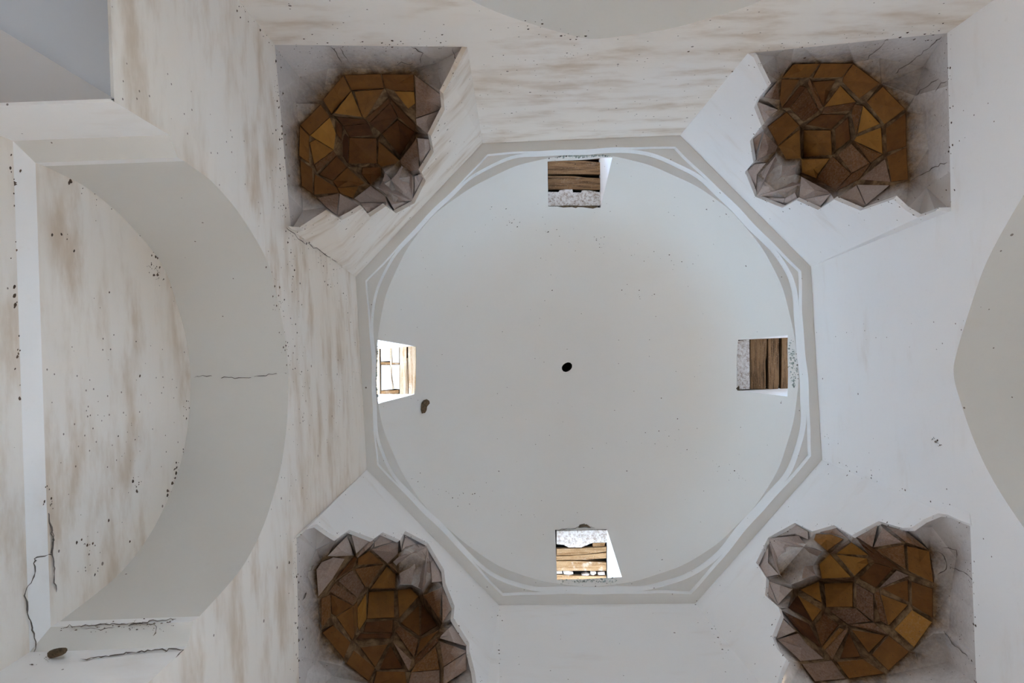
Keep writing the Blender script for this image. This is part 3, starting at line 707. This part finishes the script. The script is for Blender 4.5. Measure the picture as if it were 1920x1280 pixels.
# inner octagon corners for exact sharp corners
TH = sorted(set([round(i * 2 * math.pi / 240, 5) for i in range(240)] + [round(a, 5) for a in corner_ang]))
def wob(th, s): return 0.006 * math.sin(7 * th + s) + 0.005 * math.sin(13 * th + 2.1 * s) + 0.003 * math.sin(29 * th + s)
def ringpts(rf, z): return [V3((CEN.x + rf(th) * math.cos(th), CEN.y + rf(th) * math.sin(th), z)) for th in TH]
def r_mid(th):
    rc, ro = r_circ(th), r_poly(HP1, th); gap = ro - rc
    cap = 0.082; 
    return rc + (gap if gap < cap * 0.6 else cap * 0.6 + (cap * 0.4) * (1 - math.exp(-(gap - cap * 0.6) / (cap * 0.4))))
r1 = lambda th: r_poly(HP1, th) + wob(th, 0.4)
rm = lambda th: min(r_mid(th) + wob(th, 0.4), r1(th))
rcw = lambda th: min(r_circ(th) + wob(th, 0.4) * 0.8 - 0.002, rm(th))
Z1, Z2, Z3 = ZO, ZO + 0.075, ZO + 0.20
A0, A1 = ringpts(lambda th: r_poly(HP0, th), Z1), ringpts(r1, Z1)
A2, A3 = ringpts(r1, Z2), ringpts(rm, Z2)
A4, A5 = ringpts(rm, Z3), ringpts(rcw, Z3)
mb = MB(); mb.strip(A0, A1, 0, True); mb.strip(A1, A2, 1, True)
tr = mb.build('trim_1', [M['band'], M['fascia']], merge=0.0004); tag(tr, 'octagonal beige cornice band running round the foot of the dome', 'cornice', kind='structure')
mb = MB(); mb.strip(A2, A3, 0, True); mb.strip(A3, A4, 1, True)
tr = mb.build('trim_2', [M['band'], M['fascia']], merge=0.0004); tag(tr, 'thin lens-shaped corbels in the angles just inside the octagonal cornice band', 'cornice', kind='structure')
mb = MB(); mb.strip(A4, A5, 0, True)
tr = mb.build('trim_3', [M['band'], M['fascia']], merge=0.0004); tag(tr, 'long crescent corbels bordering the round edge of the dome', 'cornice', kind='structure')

ZD, ZA = Z3, 8.75
HD = ZA - ZD
APEX = at(1063, 688, ZA)
def dome_pt(th, phi):
    s = math.sin(phi); cx = CEN.x + (APEX.x - CEN.x) * s; cy = CEN.y + (APEX.y - CEN.y) * s
    r = r_circ(th) * math.cos(phi) + (wob(th, 0.4) * 0.8 - 0.002) * max(0, math.cos(phi) * (1 - 3 * s))
    return V3((cx + r * math.cos(th), cy + r * math.sin(th), ZD + HD * s))
def dome_hit(px, py):
    r = ray(px, py)
    def inside(z):
        s = (z - ZD) / HD
        if s >= 1: return False
        s = max(0, s); p = r * z
        dx, dy = p.x - CEN.x - (APEX.x - CEN.x) * s, p.y - CEN.y - (APEX.y - CEN.y) * s
        return math.hypot(dx, dy) < r_circ(math.atan2(dy, dx)) * math.sqrt(1 - s * s)
    lo, hi = ZD, ZA
    if not inside(lo):
        p = r * ZD; th = math.atan2(p.y - CEN.y, p.x - CEN.x); return th, 0.004
    for _ in range(40):
        m_ = (lo + hi) / 2
        if inside(m_): lo = m_
        else: hi = m_
    p = r * lo; s = max(0.0, (lo - ZD) / HD)
    return math.atan2(p.y - CEN.y - (APEX.y - CEN.y) * s, p.x - CEN.x - (APEX.x - CEN.x) * s), max(0.004, math.asin(min(1, s)))
def disc(th, phi): rr = 1 - phi / (math.pi / 2); return (rr * math.cos(th), rr * math.sin(th))
def undisc(q):
    rr = math.hypot(q[0], q[1]); return math.atan2(q[1], q[0]), (1 - rr) * math.pi / 2

# window openings in the dome: traced corners foot-a, foot-b, head-b, head-a and the wall they face
WIN = {
 'top': ([(1026, 303), (1148, 296), (1126, 389), (1028, 387)], 'top', 1.0),
 'right': ([(1478, 628), (1476, 743), (1383, 732), (1384, 637)], 'right', 1.0),
 'left': ([(702, 758), (696, 635), (779, 649), (777, 739)], 'left', 0.88),
 'bottom': ([(1166, 1082), (1044, 1088), (1041, 993), (1138, 992)], 'bottom', 1.0)}
pts2, edges, holes = [], [], []
win3 = {}
for wname, (quad, side, splay) in WIN.items():
    loop = []
    for i in range(4):
        a, b = quad[i], quad[(i + 1) % 4]
        for f in (0, .2, .4, .6, .8): loop.append((a[0] + (b[0] - a[0]) * f, a[1] + (b[1] - a[1]) * f))
    tp = [dome_hit(*p) for p in loop]
    d2 = [disc(*q) for q in tp]
    i0 = len(pts2); pts2 += d2
    edges += [(i0 + i, i0 + (i + 1) % len(d2)) for i in range(len(d2))]
    holes.append(d2); win3[wname] = [dome_pt(*q) for q in tp]
NR = 28
i0 = len(pts2)
for i, th in enumerate(TH): pts2.append(disc(th, 0.0)); 
edges += [(i0 + i, i0 + (i + 1) % len(TH)) for i in range(len(TH))]
for j in range(1, NR):
    phi = j / NR * (math.pi / 2 - 0.03); m_ = max(12, int(120 * math.cos(phi)))
    for i in range(m_):
        q = disc(i * 2 * math.pi / m_ + 0.013 * (j % 2), phi)
        if min(math.hypot(q[0] - p[0], q[1] - p[1]) for h in holes for p in h) > 0.012: pts2.append(q)
i1 = len(pts2); HOLE = 0.030
for i in range(14): pts2.append(disc(i * 2 * math.pi / 14, math.pi / 2 - HOLE * (1 + 0.16 * math.cos(2 * (i * 2 * math.pi / 14) + 1.2))))
edges += [(i1 + i, i1 + (i + 1) % 14) for i in range(14)]
holes.append(pts2[i1:i1 + 14])
vo, eo, fo, ov, oe, of = delaunay_2d_cdt([V3((x, y, 0)).to_2d() for x, y in pts2], edges, [], 0, 1e-6)
dv = [dome_pt(*undisc(q)) for q in vo]
df = [f for f in fo if not any(in_poly((sum(vo[i][0] for i in f) / 3, sum(vo[i][1] for i in f) / 3), h) for h in holes)]
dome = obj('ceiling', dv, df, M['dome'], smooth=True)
tag(dome, 'smooth off-white plaster dome with a small dark hole at its crown', 'dome', kind='structure')
# the hole at the crown
ringh = [dome_pt(*undisc(p)) for p in pts2[i1:i1 + 14]]
mb = MB(); up = [p + V3((0, 0, 0.25)) for p in ringh]; mb.strip(ringh, up, 0, True); mb.poly(up)
mb.build('crown_hole', M['dark'], dome)['label'] = 'small dark hole at the crown of the dome'

# ------------------------------------------------------------------ windows in the dome foot
WLABEL = {'top': 'dome window at the top of the dome with two brown lintel planks and flaking lime',
          'right': 'dome window at the right with three brown upright lintel planks and dark gaps',
          'left': 'sunlit dome window at the left with white blocks between limed battens',
          'bottom': 'sunlit dome window at the bottom with pale stacked planks and pebbles'}
WCROP = {'top': (980, 250, 7.53), 'right': (1350, 600, 7.53), 'left': (660, 610, 7.11), 'bottom': (1000, 960, 8.0)}
PLK = {
 'top': [('plank', [(350,390),(600,384),(880,388),(1100,410),(1100,578),(700,574),(350,580)], 'wood_x', 0), ('plank', [(350,596),(720,602),(900,625),(1100,632),(1100,795),(700,788),(355,790)], 'wood_x', 0.004),
         ('lime_lintel', [(355,822),(500,826),(520,800),(600,790),(702,788),(710,832),(828,834),(840,802),(950,805),(1105,832),(1105,1016),(900,1022),(640,1020),(355,1026)], 'lime', -.006), ('plank', [(350,150),(1100,150),(1100,352),(700,362),(350,375)], 'wood_x', 0.01)],
 'right': [('lime_lintel', [(250,290),(330,278),(415,268),(424,976),(250,990)], 'lime', -.006), ('plank', [(430,258),(664,238),(660,500),(642,580),(650,980),(428,980)], 'wood_y', 0), ('plank', [(684,236),(836,226),(832,900),(820,980),(682,980)], 'wood_y', 0.004), ('plank', [(876,222),(1040,210),(1040,980),(864,980)], 'wood_y', 0)],
 'left': [('plank', [(120,240),(362,248),(376,960),(120,975)], 'lime_wood_y', 0), ('block', [(382,302),(506,290),(508,474),(386,482)], 'block', .01), ('block', [(526,262),(628,284),(628,496),(542,496)], 'block', .008), ('block', [(388,526),(506,526),(520,700),(542,852),(390,866)], 'block', .008), ('block', [(528,522),(632,522),(632,852),(562,846),(540,700)], 'block', .012),
          ('plank', [(636,255),(726,265),(716,925),(636,940)], 'lime_wood_y', 0), ('plank', [(746,270),(850,280),(846,910),(756,930)], 'lime_wood_y', 0), ('plank', [(718,450),(736,430),(746,920),(712,925)], 'lime_wood_y', 0.012),
          ('batten', [(368,250),(514,250),(506,284),(370,298)], 'wood_x', .02), ('batten', [(380,486),(628,500),(628,520),(380,522)], 'lime_wood_x', .018), ('batten', [(384,870),(626,860),(620,902),(384,950)], 'lime_wood_x', .01), ('batten', [(506,290),(526,270),(530,500),(526,700),(560,850),(545,852),(510,700),(508,500)], 'lime_wood_y', .016)],
 'bottom': [('lime_lintel', [(345,280),(1130,262),(1110,452),(892,458),(832,482),(720,530),(530,530),(444,488),(345,480)], 'lime', -.006), ('plank', [(345,552),(740,540),(1100,518),(1100,588),(760,632),(345,652)], 'lime_wood_x', 0), ('plank', [(340,660),(760,640),(1100,602),(1100,690),(800,712),(340,718)], 'lime_wood_x', 0.003), ('plank', [(340,728),(600,730),(1100,754),(1100,880),(345,880)], 'lime_wood_x', 0), ('plank', [(345,938),(700,952),(1100,962),(1100,1130),(345,1130)], 'lime_wood_x', 0),
            ('block', [(892,464),(1080,456),(1064,512),(892,516)], 'lime_wood_x', .008), ('pebble', [(350,886),(430,888),(436,922),(352,926)], 'block', .01), ('pebble', [(446,890),(520,882),(596,896),(600,925),(540,938),(460,930)], 'block', .005), ('pebble', [(720,930),(800,915),(850,930),(820,952),(730,952)], 'lime', .01), ('pebble', [(860,890),(930,886),(946,915),(900,945),(858,930)], 'block', .008), ('pebble', [(965,905),(1070,895),(1074,940),(975,942)], 'lime', .01)],
}
TUN = 0.85
for i, (wname, (quad, side, splay)) in enumerate(WIN.items()):
    L = win3[wname]; n = PL[side][0]
    if True:
        foot_z = min(p.z for p in L); head = (L[10] + L[15]) / 2; ZL = head.z
    mid = sum(L, V3((0, 0, 0))) / len(L)
    root = empty('window_%d' % (i + 1), V3((mid.x, mid.y, foot_z)))
    tag(root, WLABEL[wname], 'window', 'four windows at the foot of the dome', 'structure')
    t = V3((-n.y, n.x, 0)); ctr = t.dot(mid)
    def outer(p):
        q = p + n * (TUN - (n.dot(p) - n.dot(mid)) * 0.0); return q + t * ((ctr - t.dot(q)) * (1 - splay))
    farc = max(n.dot(p) for p in L) + 0.62
    def outp(p):
        q = p + n * (farc - n.dot(p)); return q + t * ((ctr - t.dot(q)) * (1 - splay))
    # jambs (vertical reveals) and sill; the head is left to the lintel pieces
    mb = MB(); up = V3((0, 0, 0.10))
    sideA = L[5:11]; sideB = L[15:20] + [L[0]]; sill = L[0:6]; headl = L[10:16]
    for sd in (sideA, sideB):
        mb.strip(sd, [outp(p) for p in sd])
        h = sd[-1] if abs(sd[-1].z - ZL) < abs(sd[0].z - ZL) else sd[0]
        mb.face([h, outp(h), outp(h) + up, h + up])
    mb.strip(sill, [outp(p) for p in sill], 1)
    mb.strip(headl, [p + up for p in headl])
    mb.build('window_reveal', [M['fascia'], M['sill']], root)
    # near-black sheet above the lintel pieces: shade of their gaps put into colour
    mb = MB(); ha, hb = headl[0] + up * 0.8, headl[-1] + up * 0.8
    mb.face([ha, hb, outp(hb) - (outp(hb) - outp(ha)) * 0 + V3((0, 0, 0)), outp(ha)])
    mb.build('gap_shade_sheet', M['dark'], root)
    x0, y0, sc = WCROP[wname]
    for pname, pts, mat, dz in PLK[wname]:
        # lintel pieces lie flat at the head of the opening; slightly uneven heights
        z = ZL + dz
        base = [at(x0 + x / sc, y0 + y / sc, z) for x, y in pts]
        mb = MB()
        cxy = sum(base, V3((0, 0, 0))) / len(base)
        low = [cxy + (p - cxy) * 0.985 + V3((0, 0, 0)) for p in base]
        low = [V3((p.x, p.y, z + 0.004 * math.sin(9 * p.x + 5 * p.y + i))) for p in low]
        m_ = len(low)
        prism(mb, low, V3((0, 0, 0.055)))
        pc = mb.build(pname, M[mat], root)
        if pname == 'lime_lintel': pc['label'] = 'flaking whitewashed strip at the inner edge of the lintel'

# outer drum round the dome, with openings at the windows, and the flat roof below it
mb = MB(); RO = None
zb, zt = 5.3, 9.3
drum = [V3((CEN.x, CEN.y, 0)) + (V3((v.x, v.y, 0)) * ((v.length + 0.72) / v.length)) for v in octv]
for i in range(8):
    a, b = drum[i], drum[(i + 1) % 8]
    A = lambda p, z: V3((p.x, p.y, z))
    side = {('Rt', 'Rb'): 'right', ('Br', 'Bl'): 'bottom', ('Lb', 'Lt'): 'left', ('Tl', 'Tr'): 'top'}.get((oct_names[i], oct_names[(i + 1) % 8]))
    if side is None:
        mb.face([A(a, zb), A(b, zb), A(b, zt), A(a, zt)])
    else:
        L = win3[side]; n = PL[side][0]; t = (b - a).normalized(); ln = (b - a).length
        us = [t.dot(p - a) for p in L]; u0, u1 = min(us) - 0.03, max(us) + 0.03
        z0, z1 = min(p.z for p in L) - 0.01, max(p.z for p in L) + 0.10
        pa_, pb_ = a + t * u0, a + t * u1
        mb.face([A(a, zb), A(pa_, zb), A(pa_, zt), A(a, zt)]); mb.face([A(pb_, zb), A(b, zb), A(b, zt), A(pb_, zt)])
        mb.face([A(pa_, zb), A(pb_, zb), A(pb_, z0), A(pa_, z0)]); mb.face([A(pa_, z1), A(pb_, z1), A(pb_, zt), A(pa_, zt)])
mb.poly([V3((p.x, p.y, zt)) for p in drum])
rf = mb.build('roof', M['roof']); tag(rf, 'outer drum and flat roof that carry the dome', 'roof', kind='structure')
RR = 5.4
tp = [V3((p.x, p.y, 0)).to_2d() for p in drum] + [V3((CEN.x + sx * RR, CEN.y + sy * RR, 0)).to_2d() for sx, sy in ((1, -1), (1, 1), (-1, 1), (-1, -1))]
vo, eo, fo, ov, oe, of = delaunay_2d_cdt(tp, [(i, (i + 1) % 8) for i in range(8)] + [(8 + i, 8 + (i + 1) % 4) for i in range(4)], [], 0, 1e-6)
dr = [(p.x, p.y) for p in drum]
tf = [f for f in fo if not in_poly((sum(vo[i].x for i in f) / len(f), sum(vo[i].y for i in f) / len(f)), dr)]
obj('roof_terrace', [V3((p.x, p.y, 5.95)) for p in vo], tf, M['roof'], rf)
# unseen slabs added on the terrace to cut sky light at top and right windows
for side in ('top', 'right'):
    n = PL[side][0]; t = V3((-n.y, n.x, 0)); p = V3((CEN.x, CEN.y, 0)) + n * 5.0
    mb = MB(); q0, q1 = p - t * 5.2, p + t * 5.2
    prism(mb, [V3((q0.x, q0.y, 5.9)), V3((q1.x, q1.y, 5.9)), V3((q1.x, q1.y, 9.0)), V3((q0.x, q0.y, 9.0))], n * 0.4)
    mb.build('sky_blocker', M['roof'], rf)

# light portals in the real openings (they only guide the sky light)
def portal(name, p, nin, w, h):
    d = bpy.data.lights.new(name, 'AREA'); d.shape = 'RECTANGLE'; d.size = w; d.size_y = h; d.cycles.is_portal = True
    o = bpy.data.objects.new(name, d); COL.objects.link(o); o.location = p + V3((0, 0, EYE))
    o.rotation_euler = nin.to_track_quat('-Z', 'Z').to_euler()
for wname, (quad, side, _) in WIN.items():
    L = win3[wname]; n = PL[side][0]; mid = sum(L, V3((0, 0, 0))) / len(L)
    portal('window_portal', V3((mid.x, mid.y, (min(p.z for p in L) + max(p.z for p in L)) / 2)) + n * 0.68, -n, 0.75, 1.1)

for side, p, n, wd, DT in DOORS:
    portal('door_portal', V3((p.x, p.y, (DT + FLOOR) / 2)) + n * 0.33, -n, wd, DT - FLOOR)

# ------------------------------------------------------------------ small things and marks
def blob_specks(name, parent, lines, mat, rmin, rmax, per_px, jitter, seed):
    q = random.Random(seed); mb = MB()
    for poly, pl in lines:
        for (x1, y1), (x2, y2) in zip(poly, poly[1:]):
            cnt = max(1, int(math.hypot(x2 - x1, y2 - y1) * per_px))
            for _ in range(cnt):
                f = q.random(); x = x1 + (x2 - x1) * f + q.gauss(0, jitter); y = y1 + (y2 - y1) * f + q.gauss(0, jitter)
                p = pl(x, y) if callable(pl) else on_plane(x, y, pl)
                nrm = (-p).normalized() if callable(pl) else -pl[0]
                r = rmin + (rmax - rmin) * q.random() ** 3
                u = nrm.cross(V3((0.3, 0.5, 0.8))).normalized(); v = nrm.cross(u)
                i = len(mb.v); m_ = 6; a0 = q.random() * 6; asp = q.uniform(0.5, 1.0)
                for s in range(m_):
                    a = a0 + s * 2 * math.pi / m_; rr = r * q.uniform(0.7, 1.2)
                    mb.v.append(p + u * (rr * math.cos(a)) + v * (rr * asp * math.sin(a)))
                mb.v.append(p + nrm * r * 0.6); mb.a += [0.0] * 7
                for s in range(m_): mb.f.append([i + s, i + (s + 1) % m_, i + 6]); mb.mi.append(0)
    o = mb.build(name, mat, parent); o['kind'] = 'stuff'; return o
PLf = PL
px_line = lambda k: zig_px[k]
left_pl, top_pl, right_pl, bot_pl = PL['left'], PL['top'], PL['right'], PL['bottom']
blob_specks('mud_speck', wall_objs['left'], [
    ([(445, 0), (514, 85)], left_pl), ([(516, 90), (524, 250), (536, 430)], left_pl), ([(540, 430), (600, 470), (664, 512)], left_pl),
    ([(545, 440), (560, 600), (575, 700), (570, 800)], left_pl), ([(500, 485), (525, 570), (540, 690)], left_pl), ([(553, 1000), (556, 1130), (562, 1280)], left_pl),
    ([(600, 930), (690, 882)], left_pl), ([(600, 480), (640, 560), (660, 700), (600, 700), (600, 930)], left_pl), ([(556, 640), (572, 700), (566, 790)], left_pl), ([(550, 660), (580, 720)], left_pl)], M['dirt'], 0.003, 0.012, 0.22, 6, 1)
blob_specks('mud_speck', wall_objs['left'], [([(100, 318), (180, 366), (240, 408), (290, 470), (325, 570)], NB), ([(340, 860), (325, 930), (300, 985)], NB), ([(350, 740), (345, 830), (300, 985)], NB),
    ([(28, 300), (34, 760)], NBL), ([(70, 400), (75, 850)], NBL)], M['dirt'], 0.004, 0.013, 0.08, 4, 2)
blob_specks('mud_speck', wall_objs['left'], [([(130, 400), (200, 600), (240, 900), (180, 1080)], NB)], M['dirt'], 0.003, 0.010, 0.06, 45, 12)
blob_specks('mud_speck', wall_objs['top'], [([(520, 84), (870, 84)], top_pl), ([(880, 90), (890, 180), (902, 262)], top_pl), ([(930, 100), (1100, 150), (1290, 110)], top_pl), ([(930, 200), (1250, 210)], top_pl),
    ([(1280, 250), (1400, 110)], top_pl), ([(1405, 100), (1770, 64)], top_pl), ([(980, 45), (1108, 72)], top_pl)], M['dirt'], 0.003, 0.011, 0.14, 9, 3)
blob_specks('mud_speck', wall_objs['right'], [([(1778, 70), (1784, 390)], right_pl), ([(1540, 862), (1680, 915), (1810, 960)], right_pl), ([(1816, 965), (1830, 1280)], right_pl), ([(1540, 500), (1640, 480)], right_pl)], M['dirt'], 0.003, 0.010, 0.08, 5, 4)
blob_specks('mud_speck', wall_objs['bottom'], [([(936, 1136), (936, 1280)], bot_pl), ([(1306, 1132), (1400, 1280)], bot_pl)], M['dirt'], 0.003, 0.010, 0.08, 4, 5)
for k in DIAG:
    blob_specks('mud_speck', wall_objs[k], [(zig_px[k], offset(DP[k], 0.0))], M['dirt'], 0.003, 0.010, 0.10, 5, 6)

def crack(parent, pts, surf, width, seed, mat='soot'):
    """a thin dark fissure: jagged raised thread following the surface"""
    q = random.Random(seed); P = []
    for (x1, y1), (x2, y2) in zip(pts, pts[1:]):
        m_ = max(2, int(math.hypot(x2 - x1, y2 - y1) / 6))
        for s in range(m_): P.append((x1 + (x2 - x1) * s / m_ + q.gauss(0, 1.3), y1 + (y2 - y1) * s / m_ + q.gauss(0, 1.3)))
    P.append(pts[-1])
    A, B, C_ = [], [], []
    for i, (x, y) in enumerate(P):
        x2, y2 = P[min(i + 1, len(P) - 1)]; x1, y1 = P[max(i - 1, 0)]
        dx, dy = x2 - x1, y2 - y1; l = math.hypot(dx, dy) + 1e-6; w = width * q.uniform(0.3, 1.2) * (0.2 if i in (0, len(P) - 1) else 1)
        f = surf if callable(surf) else (lambda a, b: on_plane(a, b, surf))
        A.append(f(x - dy / l * w, y + dx / l * w)); B.append(f(x + dy / l * w, y - dx / l * w)); C_.append(f(x, y) * 0.9992)
    mb = MB(); mb.strip(A, C_); mb.strip(C_, B)
    return mb.build('crack', M[mat], parent)
a0, a1, t_, j0, j1, d_l, d2_l = LEFT_INFO
def soffit_at(x, y):                                              # point on the left arch soffit
    lo, hi = 0.0, NICHE['left']
    best = None
    for s in range(41):
        p = on_plane(x, y, offset(PL['left'], NICHE['left'] * s / 40)); q0 = p - PL['left'][0] * (NICHE['left'] * s / 40)
        qx, qy = 960 + FPX * q0.x / q0.z, 640 + FPX * q0.y / q0.z
        dd = min(seg_dist((qx, qy), ARCH['left'][i], ARCH['left'][i + 1]) for i in range(len(ARCH['left']) - 1))
        if best is None or dd < best[0]: best = (dd, p)
    return best[1] * 0.9985
wl = wall_objs['left']
crack(wl, [(362, 706), (400, 705), (440, 708), (480, 706), (510, 702), (538, 700)], soffit_at, 0.7, 1)
def niche_at(x, y):
    f = max(0.0, min(1.0, (97 - x) / 44.0))
    return on_plane(x, y, offset(NB, 0.05 * f - 0.006))
crack(wl, [(82, 900), (90, 925), (85, 940), (100, 1000), (98, 1040), (66, 1045), (66, 1075), (48, 1110), (52, 1150), (62, 1180), (66, 1215), (58, 1240)], niche_at, 1.7, 2)
crack(wl, [(98, 985), (101, 1060), (106, 1110)], niche_at, 1.1, 3)
crack(wl, [(14, 1272), (40, 1258), (60, 1246), (90, 1236)], niche_at, 2.2, 8)
crack(wall_objs['TL'], [(536, 425), (560, 448), (600, 470), (640, 498)], left_pl, 0.8, 4)

SQCRACK = {
 'TL': [[(430,140),(465,200),(490,250)],[(482,150),(510,200),(530,235)],[(790,255),(830,238),(870,246),(896,238)],[(880,142),(950,180),(942,240)],[(140,912),(180,930),(172,948)],[(1020,272),(1070,265)],[(1122,152),(1150,230)]],
 'TR': [[(880,145),(930,102),(968,92)],[(762,255),(850,190),(880,150)],[(1208,118),(1060,240),(942,330)],[(1052,455),(1120,402),(1190,358)],[(1172,430),(1200,382),(1236,372)],[(1022,942),(1130,880),(1236,836)]],
 'BL': [[(196,660),(216,590),(206,640)],[(230,442),(290,392)],[(300,650),(330,900)]],
 'BR': [[(1332,342),(1390,382),(1412,480),(1352,512)],[(1432,452),(1530,502),(1606,560)],[(1392,912),(1450,1000),(1560,1090)],[(1190,1062),(1212,1130)],[(1392,322),(1480,342),(1482,398)]]}
for k, lines in SQCRACK.items():
    def shell_at(x, y, k=k):
        r = ray(x, y).normalized(); hit = SHELL[k].ray_cast(V3((0, 0, 0)), r)
        return (hit[0] if hit[0] is not None else r * 5.0) * 0.997
    for i, l in enumerate(lines): crack(ROOT[k], [topx(k, p) for p in l], shell_at, 0.8, 40 + i)
dome_srf = lambda x, y: dome_pt(*dome_hit(x, y)) * 0.9985
def patch(name, pts, parent, mat, surf, thick=0.004):
    base = [surf(x, y) for x, y in pts]; front = [p * 0.9988 for p in base]
    cx = sum(p[0] for p in pts) / len(pts); cy = sum(p[1] for p in pts) / len(pts)
    mb = MB(); n_ = len(pts); c_ = surf(cx, cy) * 0.9986
    for i in range(n_):
        j = (i + 1) % n_
        mb.face([front[i], front[j], c_]); mb.face([base[i], base[j], front[j], front[i]])
    return mb.build(name, M[mat], parent)
o = patch('bare_patch', [(790, 756), (794, 750), (800, 748), (805, 751), (806, 756), (801, 762), (800, 769), (797, 774), (791, 775), (789, 768)], dome, 'bare', dome_srf); o['label'] = 'dark brown patch of bare clay where plaster has fallen'
o = patch('bare_patch', [(1084, 989), (1087, 984), (1100, 982.5), (1109, 989), (1100, 987), (1090, 988)], dome, 'bare', dome_srf)
crack(dome, [(1049, 994), (1058, 990), (1072, 990), (1084, 987), (1090, 983), (1101, 983), (1110, 989), (1116, 990)], dome_srf, 0.8, 61)
o = patch('bare_patch', [(1044, 387), (1056, 389), (1068, 387), (1080, 390), (1086, 386), (1118, 386), (1122, 388), (1112, 391), (1106, 388), (1080, 385), (1060, 385)], dome, 'bare', dome_srf)
o = patch('bare_patch', [(1380, 728), (1386, 722), (1387, 732), (1383, 732)], dome, 'bare', dome_srf)
q = random.Random(21)
blob_specks('mud_speck', dome, [([(860, 462), (870, 466)], dome_srf), ([(1040, 520), (1042, 545)], dome_srf), ([(1020, 296), (1150, 292)], dome_srf), ([(690, 640), (690, 760)], dome_srf), ([(1484, 640), (1490, 720)], dome_srf), ([(1040, 1092), (1160, 1090)], dome_srf),
    ([(1166, 535), (1236, 566)], dome_srf), ([(760, 900), (1000, 960)], dome_srf), ([(900, 400), (1300, 500)], dome_srf), ([(1200, 800), (1400, 900)], dome_srf)], M['dirt'], 0.003, 0.009, 0.12, 10, 8)

blob_specks('mildew_fringe', dome, [([(1040, 294), (1062, 292), (1144, 292)], dome_srf), ([(1060, 290), (1130, 289)], dome_srf), ([(1482, 640), (1486, 725)], dome_srf), ([(1486, 655), (1494, 700)], dome_srf), ([(1050, 1091), (1160, 1088)], dome_srf), ([(689, 650), (692, 750)], dome_srf)], M['mildew'], 0.004, 0.014, 0.8, 2.2, 31)
blob_specks('mud_speck', wl, [([(276, 494), (300, 520)], NB), ([(292, 500), (302, 530)], NB), ([(258, 898), (262, 918)], NB), ([(335, 860), (327, 925)], NB), ([(326, 925), (303, 982)], NB)], M['dirt'], 0.003, 0.012, 0.45, 4, 33)
blob_specks('mud_speck', wl, [([(145, 1010), (195, 1040)], NB), ([(150, 1068), (190, 1068)], NB), ([(85, 900), (95, 950)], NB)], M['dirt'], 0.003, 0.009, 0.22, 5, 36)
blob_specks('mud_speck', wall_objs['top'], [([(1075, 90), (1080, 150)], top_pl), ([(1100, 110), (1104, 150)], top_pl), ([(1060, 100), (1160, 120)], top_pl)], M['dirt'], 0.003, 0.009, 0.35, 5, 34)
blob_specks('mud_speck', wall_objs['right'], [([(1748, 820), (1766, 836)], right_pl)], M['dirt'], 0.004, 0.011, 0.8, 2, 35)
ip = (t_, t_.dot(a1) - 0.004); jp = (t_, t_.dot(j1[1]))
crack(wl, [(116, 1176), (160, 1172), (205, 1170), (250, 1168), (300, 1163), (330, 1160)], ip, 1.1, 71)
crack(wl, [(150, 1178), (190, 1180), (215, 1176)], ip, 0.8, 72)
crack(wl, [(240, 1172), (262, 1168), (290, 1170), (293, 1184), (287, 1192)], ip, 1.2, 73)
crack(wl, [(150, 1236), (190, 1230), (260, 1222), (310, 1216), (345, 1218), (330, 1232)], offset(jp, -0.006), 1.2, 74)
blob_specks('mud_speck', wl, [([(116, 1178), (330, 1166)], ip), ([(60, 1245), (95, 1232)], offset(jp, -0.004)), ([(230, 1176), (300, 1180)], ip)], M['dirt'], 0.002, 0.007, 0.25, 4, 75)
# a broken wooden peg stuck in the corner of the niche, under the impost
jp = (t_, t_.dot(j1[1]))
p = on_plane(96, 1226, offset(jp, -0.012)); e_ = on_plane(121, 1219, offset(jp, -0.05))
ax = (e_ - p).normalized(); u = ax.cross(V3((0, 0, 1))).normalized(); v = ax.cross(u)
mb = MB(); rings = []
for s, r in ((0, .016), (0.3, .018), (0.7, .017), (1.0, .012)):
    rings.append([p.lerp(e_, s) + u * (r * (1 + 0.2 * math.sin(3 * a)) * math.cos(a)) + v * (r * math.sin(a)) for a in [i * 2 * math.pi / 8 for i in range(8)]])
for a, b in zip(rings, rings[1:]): mb.strip(a, b, 0, True)
mb.poly(rings[0]); mb.poly(rings[-1])
peg = mb.build('wooden_peg', M['bare']); tag(peg, 'short dark wooden peg stub in the lower corner of the left niche', 'peg')
